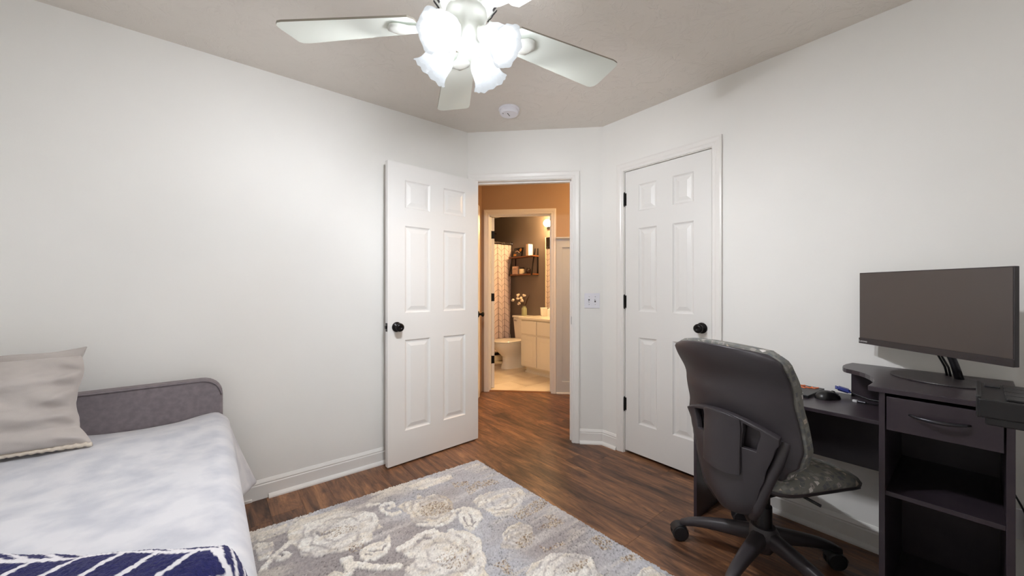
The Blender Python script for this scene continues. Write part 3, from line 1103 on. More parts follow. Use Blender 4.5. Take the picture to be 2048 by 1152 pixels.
    # worn, washed-out streaks across the whole field
    st2 = np.clip((n3.fbm(X * 5 + 40, Y * 30, 4) - 0.56) * 7, 0, 1) * np.clip((n2.fbm(X * 2 + 9, Y * 2, 2) - 0.35) * 4, 0, 1)
    C = C + (cream - C) * (0.45 * st2)[..., None]
    # inner petal shading and speckled centres
    speckle(inside([(640, 1072), (660, 1060), (700, 1050), (720, 1056), (690, 1070), (650, 1080)]), 0.35)
    speckle(inside([(840, 1016), (870, 1004), (900, 1010), (905, 1022), (870, 1034), (846, 1036)]), 0.55)
    speckle(inside([(870, 1120), (900, 1096), (940, 1096), (950, 1120), (900, 1150)]), 0.2)
    speckle(inside([(690, 1096), (720, 1090), (740, 1094), (700, 1108)]), 0.4)
    for sp in ([(1026, 1030), (1050, 1012), (1080, 998), (1095, 1006), (1085, 1020), (1050, 1036), (1034, 1040)],
               [(930, 980), (950, 964), (985, 958), (1000, 966), (960, 976), (940, 990)],
               [(902, 966), (935, 962), (938, 970), (910, 976)],
               [(1030, 1086), (1050, 1070), (1070, 1068), (1062, 1090), (1040, 1100)],
               [(1178, 1080), (1195, 1070), (1225, 1084), (1222, 1100), (1205, 1100)],
               [(1080, 1090), (1096, 1096), (1125, 1082), (1130, 1090), (1090, 1104)],
               [(984, 1128), (1010, 1120), (1030, 1146), (1016, 1150)],
               [(1086, 1032), (1110, 1030), (1128, 1046), (1100, 1058), (1074, 1056), (1100, 1042)],
               [(1130, 1140), (1160, 1124), (1180, 1118), (1168, 1136), (1136, 1152)],
               [(1235, 1118), (1265, 1108), (1285, 1118), (1250, 1126)]):
        speckle(inside(sp), 0.55)
    # thick ivory outlines, stems, leaves, scrolls
    def stroke(pl, w, col=ivory, h=0.006, close=False):
        paint(dist(pl, close) < w, col, h, cream, 0.5)
    leaf = [(718, 1120), (722, 1102), (740, 1092), (765, 1086), (780, 1072), (784, 1092), (774, 1108), (752, 1122), (735, 1126)]
    paint(inside(leaf), ivory, 0.006, cream, 0.6)
    leafb = [(917, 1030), (926, 1020), (945, 1016), (960, 1024), (966, 1038), (956, 1054), (944, 1066), (928, 1058), (918, 1044)]
    paint(inside(leafb), ivory, 0.006, cream, 0.4)
    for vein in ([(738, 1106), (760, 1104), (772, 1092)], [(730, 1112), (745, 1112)], [(928, 1036), (934, 1052), (944, 1056), (952, 1046)], [(940, 1030), (946, 1046)]):
        paint(dist(vein) < 0.004, mauve, 0.001)
    stroke([(686, 1122), (700, 1130), (730, 1134), (762, 1138), (800, 1134)], 0.016)
    stroke([(694, 1120), (698, 1136), (694, 1158)], 0.017)
    stroke([(524, 1142), (546, 1116), (566, 1100), (580, 1086)], 0.012)
    stroke([(556, 1116), (560, 1122), (572, 1118), (578, 1112), (570, 1108)], 0.010)
    stroke([(800, 1026), (784, 1032), (766, 1026), (762, 1016), (772, 1008), (786, 1008), (788, 1014), (778, 1018)], 0.011)
    stroke([(734, 1014), (756, 1010)], 0.010)
    stroke([(836, 1050), (852, 1052), (880, 1052), (900, 1044), (908, 1032)], 0.011)
    stroke([(905, 1024), (920, 1020), (940, 1018)], 0.010)
    stroke([(744, 1030), (752, 1044)], 0.013)
    stroke([(798, 1100), (822, 1088), (840, 1072), (866, 1064), (884, 1072)], 0.016)
    stroke([(900, 1064), (934, 1068), (956, 1082), (960, 1098)], 0.012)
    for hole in ([(836, 1086), (842, 1082)], [(850, 1080), (862, 1078)], [(634, 1066), (640, 1074), (662, 1066)]):
        paint(dist(hole) < 0.007, mauve, 0.0)
    # fine yarn mottling, dark flecks
    C = C * (0.80 + 0.38 * rs.rand(*XW.shape))[..., None]
    fl = (rs.rand(*XW.shape) < 0.02 + 0.07 * (n3.fbm(X * 9, Y * 9) > 0.56) * (Hh < 0.003))
    C = np.where(fl[..., None], C * 0.45, C)
    C = C * (0.93 + 0.14 * n1.fbm(X * 60, Y * 60, 2))[..., None]
    Z = 0.011 + Hh * 1.3 + 0.0055 * rs.rand(*XW.shape) + 0.002 * n2.fbm(X * 40, Y * 40)
    # ragged border
    bd = np.minimum(np.minimum(U, LU - U), np.minimum(Vv, LV - Vv))
    Z = np.where(bd < st * 0.6, 0.0015, Z)
    jx = (rs.rand(*XW.shape) - 0.5) * st * 0.9; jy = (rs.rand(*XW.shape) - 0.5) * st * 0.9
    edge_ = bd < st * 1.5
    X = X + jx; Y = Y + np.where(edge_, jy * 2.2, jy)
    V = np.stack([X, Y, Z], -1).reshape(-1, 3)
    idx = np.arange((nu + 1) * (nv + 1)).reshape(nu + 1, nv + 1)
    F = np.stack([idx[:-1, :-1], idx[:-1, 1:], idx[1:, 1:], idx[1:, :-1]], -1).reshape(-1, 4)
    me = bpy.data.meshes.new('area_rug')
    me.vertices.add(len(V)); me.vertices.foreach_set('co', V.astype(np.float32).ravel())
    me.loops.add(F.size); me.loops.foreach_set('vertex_index', F.astype(np.int32).ravel())
    me.polygons.add(len(F)); me.polygons.foreach_set('loop_start', np.arange(0, F.size, 4, dtype=np.int32))
    me.update(calc_edges=True)
    me.validate()
    at = me.color_attributes.new('pile', 'FLOAT_COLOR', 'POINT')
    cc = np.concatenate([np.clip(C, 0, 1).reshape(-1, 3), np.ones((len(V), 1))], 1)
    at.data.foreach_set('color', cc.astype(np.float32).ravel())
    me.materials.append(M['rug'])
    o = bpy.data.objects.new('area_rug', me); COL.objects.link(o)
    tag(o, 'grey and cream floral shag rug on the plank floor', 'rug')
rug()

# ================================================================ DESK
desk = tag(empty('desk', (2.1, 0.4, 0)), 'dark espresso computer desk with drawer tower and raised curved shelf', 'desk')
E = M['espresso']
wb(MB().box(1.862, 2.350, 0.206, 0.222, 0.0, 0.827), 'side_panel', E, desk, bevel=0.001)
wb(MB().box(1.862, 2.350, -0.071, -0.054, 0.0, 0.827), 'side_panel', E, desk, bevel=0.001)
wb(MB().box(2.330, 2.336, -0.054, 0.206, 0.03, 0.827), 'back_panel', E, desk)
wb(MB().box(1.872, 2.330, -0.054, 0.206, 0.462, 0.478), 'shelf', E, desk, bevel=0.001)
wb(MB().box(1.872, 2.330, -0.054, 0.206, 0.050, 0.066), 'shelf', E, desk, bevel=0.001)
wb(MB().box(1.880, 1.892, -0.054, 0.206, 0.0, 0.050), 'toe_board', E, desk)
dr = wb(MB().box(1.856, 1.872, -0.050, 0.202, 0.699, 0.815), 'drawer', E, desk, bevel=0.0015)
wb(MB().box(1.872, 2.25, -0.045, 0.197, 0.705, 0.790), 'drawer_box', E, desk)
hpts = []
for k in range(13):
    t = k / 12
    hpts.append((1.856 - 0.028 * math.sin(PI * t) ** 0.6, lerp(0.146, 0.014, t), 0.764 - 0.002 * math.sin(PI * t)))
hd = MB().tube(hpts, [0.0035 + 0.0025 * math.sin(PI * k / 12) for k in range(13)], 10).build('handle', M['steel_dark'], dr, smooth=True)
hd.location = (-2.1, -0.4, 0)
hd['label'] = 'bowed dark metal drawer handle'
top = [(1.850, -0.085), (2.362, -0.085), (2.362, 0.372), (2.300, 0.384), (2.250, 0.386), (2.212, 0.381), (2.180, 0.372), (2.163, 0.360),
       (2.152, 0.340), (2.128, 0.312), (2.100, 0.291), (2.060, 0.271), (2.020, 0.257), (1.975, 0.248), (1.930, 0.246), (1.850, 0.249)]
wb(MB().prism(top, 0.827, 0.845), 'raised_top', E, desk, bevel=0.002)
wb(MB().box(1.966, 2.362, 0.222, 0.931, 0.680, 0.695), 'work_surface', E, desk, bevel=0.0015)
wb(MB().box(1.972, 2.355, 0.915, 0.931, 0.0, 0.680), 'side_panel', E, desk, bevel=0.001)
wb(MB().box(2.300, 2.314, 0.222, 0.915, 0.389, 0.680), 'modesty_panel', E, desk, bevel=0.001)
wb(MB().box(2.335, 2.349, 0.222, 0.371, 0.695, 0.827), 'shelf_support', E, desk, bevel=0.001)

# ================================================================ MONITOR
mon = tag(empty('monitor', (2.215, 0.060, 0.845), R(-130.25)), 'wide dark-grey computer monitor on oval stand atop the desk tower', 'monitor')
bw = 0.267; z0, z1 = 0.104, 0.419; yf = -0.122
MB().box(-bw + .009, bw + .009, yf, yf + 0.016, z0, z1).build('housing', M['bezel'], mon, bevel=0.002)
MB().box(-0.19, 0.20, yf + 0.016, yf + 0.045, z0 + 0.05, z1 - 0.05).build('rear_cover', M['bezel'], mon, bevel=0.012)
MB().box(-bw + .012, bw + .006, yf - 0.0012, yf, z0 + 0.026, z1 - 0.004).build('screen', M['screen'], mon)
MB().box(-bw + .009, bw + .009, yf - 0.0035, yf, z0, z0 + 0.024).build('bottom_bezel', M['bezel'], mon, bevel=0.001)
for k in range(5):
    MB().cyl(0.0022, 0, 0.0006, 10, Matrix.Translation((0.135 + 0.024 * k, yf - 0.0035, z0 + 0.013)) @ Matrix.Rotation(PI / 2, 4, 'X')).build('button_mark', M['steel_dark'], mon)
tc = bpy.data.curves.new('logo', 'FONT'); tc.body = 'Lenovo'; tc.size = 0.013; tc.extrude = 0.0003
to = bpy.data.objects.new('logo_tmp', tc); COL.objects.link(to)
bpy.context.view_layer.update()
lm = bpy.data.meshes.new_from_object(to.evaluated_get(bpy.context.evaluated_depsgraph_get()))
bpy.data.objects.remove(to)
lm.materials.clear(); lm.materials.append(M['print_white'])
lo = bpy.data.objects.new('logo', lm); COL.objects.link(lo); lo.parent = mon
lo.location = (-bw + 0.012, yf - 0.0042, z0 + 0.007); lo.rotation_euler = (PI / 2, 0, 0)
bp_ = []
for k in range(48):
    a = 2 * PI * k / 48
    bp_.append((0.142 * math.cos(a), -0.062 + 0.108 * math.sin(a)))
MB().prism(bp_, 0.0, 0.006).build('stand_base', M['bezel'], mon, bevel=0.002)
MB().tube([(0.012, 0.012, 0.004), (0.010, -0.004, 0.06), (0.006, -0.03, 0.13), (0.006, -0.06, 0.20), (0.006, -0.078, 0.24)],
          [0.013, 0.012, 0.012, 0.013, 0.016], 12).build('neck', M['steel_dark'], mon, smooth=True)
for dx in (-0.045, -0.033):
    MB().tube([(dx, 0.03, 0.002), (dx - 0.004, 0.025, 0.04), (dx - 0.008, 0.0, 0.09), (dx - 0.004, -0.05, 0.15), (dx, -0.08, 0.18)], 0.0035, 8).build('cable', M['black_plastic'], mon, smooth=True)

# ================================================================ SMALL THINGS ON THE DESK
def mouse():
    root = tag(empty('computer_mouse', (2.194, 0.428, 0.695), R(-30)), 'black computer mouse on the lower desk surface', 'mouse')
    P = []
    for i in range(25):
        u = -1 + 2 * i / 24
        row = []
        for j in range(25):
            a = PI * j / 24
            w = 0.031 * (1 - abs(u) ** 3.2) ** 0.5 * (1 - 0.10 * u)
            h = 0.036 * max(0.0, (1 - abs(u) ** 2.4)) ** 0.6 * (1 - 0.22 * u)
            row.append((0.056 * u, w * math.cos(a), h * math.sin(a)))
        P.append(row)
    MB().grid(P).build('shell', M['black_plastic'], root, smooth=True)
    MB().cyl(0.009, -0.0035, 0.0035, 16, Matrix.Translation((0.026, 0, 0.025)) @ Matrix.Rotation(PI / 2, 4, 'X')).build('scroll_wheel', M['rubber'], root)
    MB().tube([(0.054, 0, 0.008), (0.075, 0.01, 0.004), (0.10, 0.035, 0.004), (0.11, 0.07, 0.004)], 0.002, 6).build('cord', M['black_plastic'], root, smooth=True)
mouse()

nb = tag(empty('notebook', (2.235, 0.60, 0.695), R(-4)), 'dark notebook with orange lettering behind the mouse', 'notebook')
MB().box(-0.105, 0.105, -0.125, 0.16, 0.0, 0.014).build('cover', M['black_plastic'], nb, bevel=0.002)
rr_ = random.Random(2)
for k in range(9):
    x_ = -0.005 + 0.085 * rr_.random(); y_ = -0.105 + 0.018 * k
    pts = [(x_ + 0.015 * rr_.uniform(-1, 1), y_ + 0.008 * q, 0.0145) for q in range(4)]
    MB().tube(pts, 0.0038, 6).build('orange_print', M['print_orange'], nb)
MB().cyl(0.014, 0.0, 0.0012, 20, Matrix.Translation((-0.075, -0.08, 0.014))).build('white_print', M['print_white'], nb)

vga = tag(empty('monitor_cable', (2.300, 0.395, 0.695)), 'dark cable with blue plug lying on the desk near the wall', 'cable')
mv = Matrix.Translation((0.0, 0.0, 0.030)) @ Matrix.Rotation(R(100), 4, 'Z') @ Matrix.Rotation(R(-14), 4, 'Y')
MB().box(-0.022, 0.018, -0.017, 0.017, -0.009, 0.009, mv).box(0.018, 0.026, -0.012, 0.012, -0.006, 0.006, mv).build('plug', M['blue_plastic'], vga, bevel=0.004)
for s_ in (-1, 1):
    MB().cyl(0.0035, -0.028, 0.028, 8, mv @ Matrix.Translation((0, 0.021 * s_, 0)) @ Matrix.Rotation(PI / 2, 4, 'Y')).build('thumb_screw', M['blue_plastic'], vga)
MB().tube([mv @ Vector((-0.02, 0, 0)), (0.002, -0.05, 0.014), (-0.01, -0.09, 0.006), (-0.02, -0.14, 0.006), (-0.01, -0.165, 0.006)], 0.0035, 8).build('cord', M['black_plastic'], vga, smooth=True)
usb = tag(empty('charging_cable', (2.215, 0.335, 0.695), R(80)), 'grey cable with white plug end beside the blue plug', 'cable')
MB().box(-0.004, 0.012, -0.007, 0.007, 0.001, 0.010).build('plug', M['print_white'], usb, bevel=0.001)
MB().box(-0.034, -0.004, -0.006, 0.006, 0.001, 0.010).build('grip', M['steel_dark'], usb, bevel=0.003)
MB().tube([(-0.034, 0, 0.005), (-0.06, -0.01, 0.004), (-0.085, -0.03, 0.004)], 0.0025, 6).build('cord', M['black_plastic'], usb)

# black case with grooved top, on a stand past the frame's edge
cs = tag(empty('equipment_case', (1.66, -0.20, 0)), 'black plastic case with grooved top in front of the drawer tower', 'case')
P_ = M['black_plastic']
wb(MB().box(1.545, 1.80, -0.36, 0.000, 0.864, 0.912), 'body', P_, cs, bevel=0.004)
wb(MB().box(1.548, 1.800, -0.006, 0.003, 0.862, 0.918), 'end_cap', P_, cs, bevel=0.003)
for k in range(4):
    xx = 1.555 + 0.058 * k
    wb(MB().box(xx, xx + 0.052, -0.36, -0.045, 0.912, 0.917), 'top_slat', P_, cs, bevel=0.002)
wb(MB().box(1.735, 1.79, -0.040, -0.012, 0.912, 0.916), 'control_panel', M['steel_dark'], cs, bevel=0.001)
wb(MB().box(1.548, 1.565, -0.36, -0.012, 0.846, 0.866), 'lower_lip', P_, cs, bevel=0.003)
wb(MB().box(1.60, 1.608, -0.012, -0.006, 0.850, 0.866), 'foot_tab', M['steel_dark'], cs)
for xx in (1.59, 1.76):
    wb(MB().box(xx - 0.012, xx + 0.012, -0.32, -0.296, 0.0, 0.866), 'stand_post', P_, cs)
wb(MB().box(1.52, 1.82, -0.37, -0.24, 0.0, 0.02), 'stand_foot', P_, cs, bevel=0.004)

# wall outlet and cord at the far right
ot = tag(empty('wall_outlet', (XR, -0.125, 0.31)), 'white wall outlet with black plugs right of the desk', 'outlet')
MB().box(-0.006, 0.0, -0.036, 0.036, -0.057, 0.057).build('plate', M['plate'], ot, bevel=0.002)
for z_ in (-0.022, 0.022):
    MB().box(-0.034, -0.006, -0.014, 0.014, z_ - 0.014, z_ + 0.014).build('plug', P_, ot, bevel=0.003)
pc = tag(empty('power_cord', (XR - 0.03, -0.10, 0.0)), 'thin black power cord curving down the wall beside the desk', 'cord')
pts = []
for k in range(16):
    t = k / 15
    pts.append((0.012, 0.032 - 0.05 * t ** 0.7 + 0.005 * math.sin(6 * t), 0.455 - 0.165 * t ** 1.5))
MB().tube(pts, 0.003, 8).build('lead', P_, pc, smooth=True)
MB().tube([(0.012, 0.032, 0.455), (0.010, 0.05, 0.46), (-0.005, 0.09, 0.44), (-0.005, 0.10, 0.36)], 0.003, 8).build('lead', P_, pc, smooth=True)

# light switch and smoke detector
sw = tag(empty('light_switch', mat=ENTRY @ Matrix.Translation((0.0817, 0, 1.100))), 'white double toggle switch plate beside the doorway', 'switch')
MB().box(-0.058, 0.058, 0.0, 0.006, -0.058, 0.058).build('plate', M['plate'], sw, bevel=0.002)
for s_, up in ((-0.023, 1), (0.023, -1)):
    MB().box(s_ - 0.005, s_ + 0.005, 0.0055, 0.0065, -0.012, 0.012).build('slot', M['dark_slot'], sw)
    tg = MB().box(s_ - 0.004, s_ + 0.004, 0.006, 0.018, -0.004, 0.004, Matrix.Rotation(R(25 * up), 4, 'X')).build('toggle', M['plate'], sw, bevel=0.001)
    for z_ in (-0.03, 0.03):
        MB().cyl(0.003, 0, 0.0008, 10, Matrix.Translation((s_, 0.006, z_)) @ Matrix.Rotation(-PI / 2, 4, 'X')).build('screw', M['chrome'], sw)
sd = tag(empty('smoke_detector', (1.634, 2.048, CEIL)), 'round white smoke detector on the ceiling', 'smoke detector')
MB().lathe([(1e-4, 0), (0.072, 0), (0.073, -0.008), (0.068, -0.012), (1e-4, -0.012)], 40).build('mount', M['plate'], sd, smooth='auto')
MB().lathe([(1e-4, -0.010), (0.064, -0.012), (0.066, -0.028), (0.058, -0.040), (0.020, -0.043), (1e-4, -0.043)], 40).build('cover', M['plate'], sd, smooth='auto')
MB().box(-0.03, 0.012, -0.002, 0.002, -0.0445, -0.042, Matrix.Rotation(R(30), 4, 'Z')).build('vent_slot', M['dark_slot'], sd)
MB().cyl(0.003, -0.045, -0.040, 8, Matrix.Translation((-0.045, 0.01, 0.002))).build('indicator', M['dark_slot'], sd)


# ================================================================ OFFICE CHAIR
CP = M['chair_plastic']
chair = tag(empty('office_chair', (1.848, 0.577, 0), R(-18)), 'dark grey swivel office chair seen from behind with patterned fabric seat', 'chair')
HW = [(0.44, 0.135), (0.50, 0.185), (0.56, 0.234), (0.62, 0.250), (0.70, 0.242), (0.80, 0.236), (0.90, 0.242), (0.945, 0.240), (0.965, 0.226), (0.978, 0.195)]
XS = [(0.44, -0.185), (0.55, -0.205), (0.66, -0.215), (0.80, -0.245), (0.98, -0.318)]
def back_x(z, f): return interp(z, XS) + 0.060 * f * f
def back_surf(dx, dhw, dz, thick, nzr=34, nyc=28, puff=6.0):
    """closed padded slab following the back curve"""
    front = []; rear = []
    for i in range(nzr + 1):
        z = lerp(0.44 - dz * 0.3, 0.978 + dz, i / nzr)
        zc = min(max(z, 0.44), 0.978)
        hw = interp(zc, HW) + dhw
        if z > 0.978: hw -= (z - 0.978) * 1.4
        tz = (i / nzr * 2 - 1)
        fr = []; rr = []
        for j in range(nyc + 1):
            f = -1 + 2 * j / nyc
            e_ = 0.62 + 0.38 * max(0.0, (1 - abs(f) ** puff)) ** 0.5 * max(0.0, (1 - abs(tz) ** (puff * 2))) ** 0.5
            zz = z - 0.018 * f * f * max(0.0, (i / nzr - 0.6) / 0.4)
            xr = back_x(z, f) + dx
            rr.append((xr, hw * f, zz)); fr.append((xr + thick * e_ + 0.002, hw * f, zz))
        front.append(fr); rear.append(rr)
    b = MB()
    b.grid(rear); b.grid(front)
    # rim
    def rim(seq_a, seq_b):
        o = len(b.v); n = len(seq_a)
        b.v += [tuple(p) for p in seq_a] + [tuple(p) for p in seq_b]
        for k in range(n - 1): b.f.append([o + k, o + k + 1, o + n + k + 1, o + n + k])
    rim(front[0], rear[0]); rim(front[-1], rear[-1])
    rim([r[0] for r in front], [r[0] for r in rear]); rim([r[-1] for r in front], [r[-1] for r in rear])
    return b
back_surf(0.0, 0.0, 0.0, 0.014, puff=10).build('backrest_shell', CP, chair, smooth='auto', bevel=0.004)
bc = back_surf(0.014, 0.006, 0.010, 0.056, puff=5).build('backrest_cushion', M['chair_fabric'], chair, smooth='auto', bevel=0.010, segs=3)
bc['label'] = 'patterned grey fabric backrest cushion'

# lower carrier with slots and adjuster cover
CW = [(0.315, 0.080), (0.34, 0.098), (0.40, 0.118), (0.50, 0.150), (0.60, 0.182), (0.66, 0.200), (0.71, 0.205)]
def car_x(z, f): return interp(z, [(0.315, -0.205), (0.36, -0.232), (0.45, -0.238), (0.56, -0.236), (0.66, -0.232), (0.71, -0.240)]) + 0.040 * f * f
fcols = [-1, -0.9, -0.72, -0.44, -0.22, 0, 0.22, 0.44, 0.72, 0.9, 1]
zrows = [0.315, 0.33, 0.36, 0.40, 0.44, 0.48, 0.52, 0.56, 0.585, 0.62, 0.66, 0.69, 0.705]
cb = MB(); P = []
for z in zrows:
    hw = interp(z, CW)
    P.append([Vector((car_x(z, f), hw * f, z - 0.050 * f * f * max(0, (z - 0.60)) / 0.11 - 0.012 * (1 - f * f) * max(0, 0.36 - z) / 0.045)) for f in fcols])
vs = [p for r_ in P for p in r_]; fs = []
for i in range(len(zrows) - 1):
    for j in range(len(fcols) - 1):
        if 0.585 <= zrows[i] < 0.69 and (fcols[j], fcols[j + 1]) in ((-0.72, -0.44), (0.44, 0.72)): continue
        a = i * len(fcols) + j
        fs.append((a, a + 1, a + len(fcols) + 1, a + len(fcols)))
cb.add(vs, fs)
cb.build('lower_carrier', CP, chair, solid=0.024, bevel=0.003, smooth='auto')
pb = MB(); P = []
for i in range(13):
    z = lerp(0.478, 0.690, i / 12)
    P.append([(car_x(z, 0.6 * f) - 0.021 - 0.004 * (1 - f * f), 0.082 * f, z + 0.016 * (1 - f * f) * (1 if i > 6 else -0.6) * abs(i - 6) / 6) for f in [k / 6 - 1 for k in range(13)]])
pb.grid(P).build('adjuster_cover', CP, chair, solid=0.010, smooth='auto', bevel=0.002)
for s_ in (-1, 1):
    MB().tube([(-0.165, 0.200 * s_, 0.640), (-0.176, 0.176 * s_, 0.54), (-0.184, 0.142 * s_, 0.45), (-0.186, 0.112 * s_, 0.36),
               (-0.168, 0.078 * s_, 0.306), (-0.12, 0.045 * s_, 0.29), (-0.05, 0.035 * s_, 0.325)], 0.020, 10).build('support_arm', CP, chair, smooth=True)
# seat
def seat_pt(a, k):
    """outline of the seat at angle a, scale k"""
    c, s = math.cos(a), math.sin(a)
    n = 4.6
    rr = (abs(c) ** n + abs(s) ** n) ** (-1 / n)
    x = rr * c * 0.236 * k + 0.050; y = rr * s * (0.228 + 0.036 * c) * k
    return x, y
def seat_z(x, base): return base - 0.030 * max(0, (x - 0.12) / 0.145) ** 2 + 0.008 * max(0, (-x - 0.10) / 0.12) ** 2
P = []
for k, dz in ((0.0, 0.030), (0.3, 0.030), (0.55, 0.029), (0.75, 0.026), (0.88, 0.020), (0.96, 0.010), (1.0, -0.006), (0.99, -0.020), (0.94, -0.028)):
    row = []
    for q in range(64):
        x, y = seat_pt(2 * PI * q / 64, k)
        row.append((x, y, seat_z(x, 0.455) + dz - 0.008 * math.exp(-(x * x + y * y) / 0.012)))
    P.append(row + [row[0]])
MB().grid(P).build('seat_cushion', M['chair_fabric'], chair, smooth=True)['label'] = 'patterned grey fabric seat cushion'
P = []
for k, dz in ((0.985, -0.014), (0.985, -0.030), (0.93, -0.042), (0.6, -0.050), (0.0, -0.050)):
    row = [(*seat_pt(2 * PI * q / 64, k), 0) for q in range(64)]
    row = [(x, y, seat_z(x, 0.455) + dz) for x, y, _ in row]
    P.append(row + [row[0]])
MB().grid(P).build('seat_pan', CP, chair, smooth=True)
MB().box(-0.12, 0.12, -0.075, 0.075, 0.345, 0.410).box(-0.16, -0.02, -0.045, 0.045, 0.30, 0.36).build('tilt_mechanism', M['black_plastic'], chair, bevel=0.01)
MB().tube([(0.03, -0.06, 0.375), (0.03, -0.14, 0.372), (0.035, -0.20, 0.365)], 0.006, 8).build('lever', M['black_plastic'], chair, smooth=True)
MB().cyl(0.026, 0.10, 0.36, 20).cyl(0.033, 0.16, 0.27, 20).build('gas_column', M['black_plastic'], chair, smooth='auto')
MB().lathe([(1e-4, 0.075), (0.030, 0.075), (0.040, 0.09), (0.058, 0.12), (0.058, 0.165), (0.045, 0.185), (1e-4, 0.185)], 30).build('hub', CP, chair, smooth='auto')
ang0 = 33 + 18
first = None
for k in range(5):
    m = Matrix.Rotation(R(ang0 + 72 * k), 4, 'Z')
    P = []
    for t in [q / 10 for q in range(11)]:
        r_ = lerp(0.035, 0.330, t)
        zt = 0.178 - 0.062 * t - 0.026 * t ** 5; hh = lerp(0.066, 0.030, t); w = lerp(0.030, 0.017, t) * (1 if t < 0.95 else 0.75)
        row = []
        for q in range(13):
            a = 2 * PI * q / 12
            cx = math.copysign(abs(math.cos(a)) ** 0.6, math.cos(a)); cz = math.copysign(abs(math.sin(a)) ** 0.6, math.sin(a))
            row.append(m @ Vector((r_, w * cx, zt - hh / 2 + hh / 2 * cz)))
        P.append(row)
    lg = MB().grid(P); lg.f.append(list(range(10 * 13, 10 * 13 + 12)))
    lg = lg.build('leg', CP, chair, smooth=True)
    cm = m @ Matrix.Translation((0.322, 0, 0)) @ Matrix.Rotation(R((92, 30, 180, 200, 164)[k]), 4, 'Z')
    cb = MB()
    for s_ in (-1, 1):
        wm = cm @ Matrix.Translation((0.012, 0.014 * s_, 0.036)) @ Matrix.Rotation(PI / 2, 4, 'X')
        cb.lathe([(1e-4, -0.011), (0.030, -0.011), (0.036, -0.006), (0.036, 0.006), (0.030, 0.011), (1e-4, 0.011)], 26, wm)
    cb.cyl(0.006, 0.03, 0.088, 8, cm)
    hood = []
    for q in range(9):
        a = R(20 + 150 * q / 8)
        hood.append([cm @ Vector((0.012 + 0.039 * math.cos(a), y_, 0.036 + 0.039 * math.sin(a))) for y_ in (-0.024, -0.012, 0, 0.012, 0.024)])
    cb.grid(hood)
    cb.build('caster', M['rubber'], lg, smooth='auto')


# ================================================================ CEILING FAN
FC = FW * 1.335 + RT * (-0.162)
fan = tag(empty('ceiling_fan', (FC.x, FC.y, CEIL)), 'white ceiling fan with five blades and four frosted lights', 'ceiling fan')
FWm = M['fan_white']
ZB = 2.140 - CEIL                      # blade plane below the ceiling
MB().lathe([(1e-4, 0), (0.075, 0), (0.078, -0.02), (0.060, -0.055), (0.022, -0.065), (0.016, -0.07), (0.016, -0.12)], 40).build('canopy', FWm, fan, smooth='auto')
MB().lathe([(0.016, -0.10), (0.05, -0.105), (0.095, -0.125), (0.118, -0.16), (0.122, -0.20), (0.112, -0.235), (0.09, -0.262), (0.075, -0.27), (1e-4, -0.27)], 48).build('motor_housing', FWm, fan, smooth='auto')
for k in range(20):
    a = 2 * PI * k / 20
    MB().box(-0.002, 0.002, -0.004, 0.004, -0.016, 0.016, Matrix.Translation((0.104 * math.cos(a), 0.104 * math.sin(a), -0.247)) @ Matrix.Rotation(a, 4, 'Z') @ Matrix.Rotation(R(35), 4, 'Y')).build('vent_slot', M['dark_slot'], fan)
MB().lathe([(1e-4, -0.262), (0.070, -0.266), (0.074, -0.285), (0.070, -0.300), (0.058, -0.335), (0.062, -0.350), (0.060, -0.372), (0.045, -0.390), (0.020, -0.398), (1e-4, -0.398)], 40).build('light_kit', FWm, fan, smooth='auto')
def blade_poly():
    pts = []
    R0, R1 = 0.175, 0.672
    for t in [q / 10 for q in range(11)]:
        pts.append((lerp(R0 + 0.02, R1 - 0.035, t), -lerp(0.060, 0.084, t)))
    pts += [(R1 - 0.010, -0.080), (R1 - 0.001, -0.068), (R1, 0.050), (R1 - 0.006, 0.068), (R1 - 0.018, 0.081)]
    for t in [q / 10 for q in range(11)]:
        pts.append((lerp(R1 - 0.035, R0 + 0.02, t), lerp(0.084, 0.060, t)))
    pts += [(R0 + 0.004, 0.042), (R0, 0.02), (R0, -0.02), (R0 + 0.004, -0.042)]
    return pts
bpoly = blade_poly()
# first blade points away from the camera
tipB = FW * 1.99 + RT * (-0.31)
a0 = math.atan2(tipB.y - FC.y, tipB.x - FC.x)
for k in range(5):
    m = Matrix.Rotation(a0 + 2 * PI * k / 5, 4, 'Z') @ Matrix.Translation((0, 0, ZB)) @ Matrix.Rotation(R(-11), 4, 'X')
    bl = MB().prism(bpoly, -0.0035, 0.0035, m).build('blade', M['fan_blade'], fan)
    me = bl.data
    me.materials.append(M['fan_edge'])
    for p in me.polygons:
        if abs((m.to_3x3().inverted() @ p.normal).z) < 0.3: p.material_index = 1
    ab = MB()
    P = []
    for t in [q / 12 for q in range(13)]:
        r_ = lerp(0.085, 0.285, t)
        w = interp(t, [(0, 0.020), (0.35, 0.014), (0.55, 0.020), (0.80, 0.040), (0.94, 0.036), (1.0, 0.008)])
        zz = interp(t, [(0, 0.02), (0.4, -0.014), (0.7, -0.012), (1.0, -0.008)])
        P.append([m @ Vector((r_, w * f, zz - 0.005 * (1 - f * f))) for f in (-1, -0.5, 0, 0.5, 1)])
    ab.grid(P)
    ab.build('blade_arm', FWm, bl, smooth=True, solid=0.006)
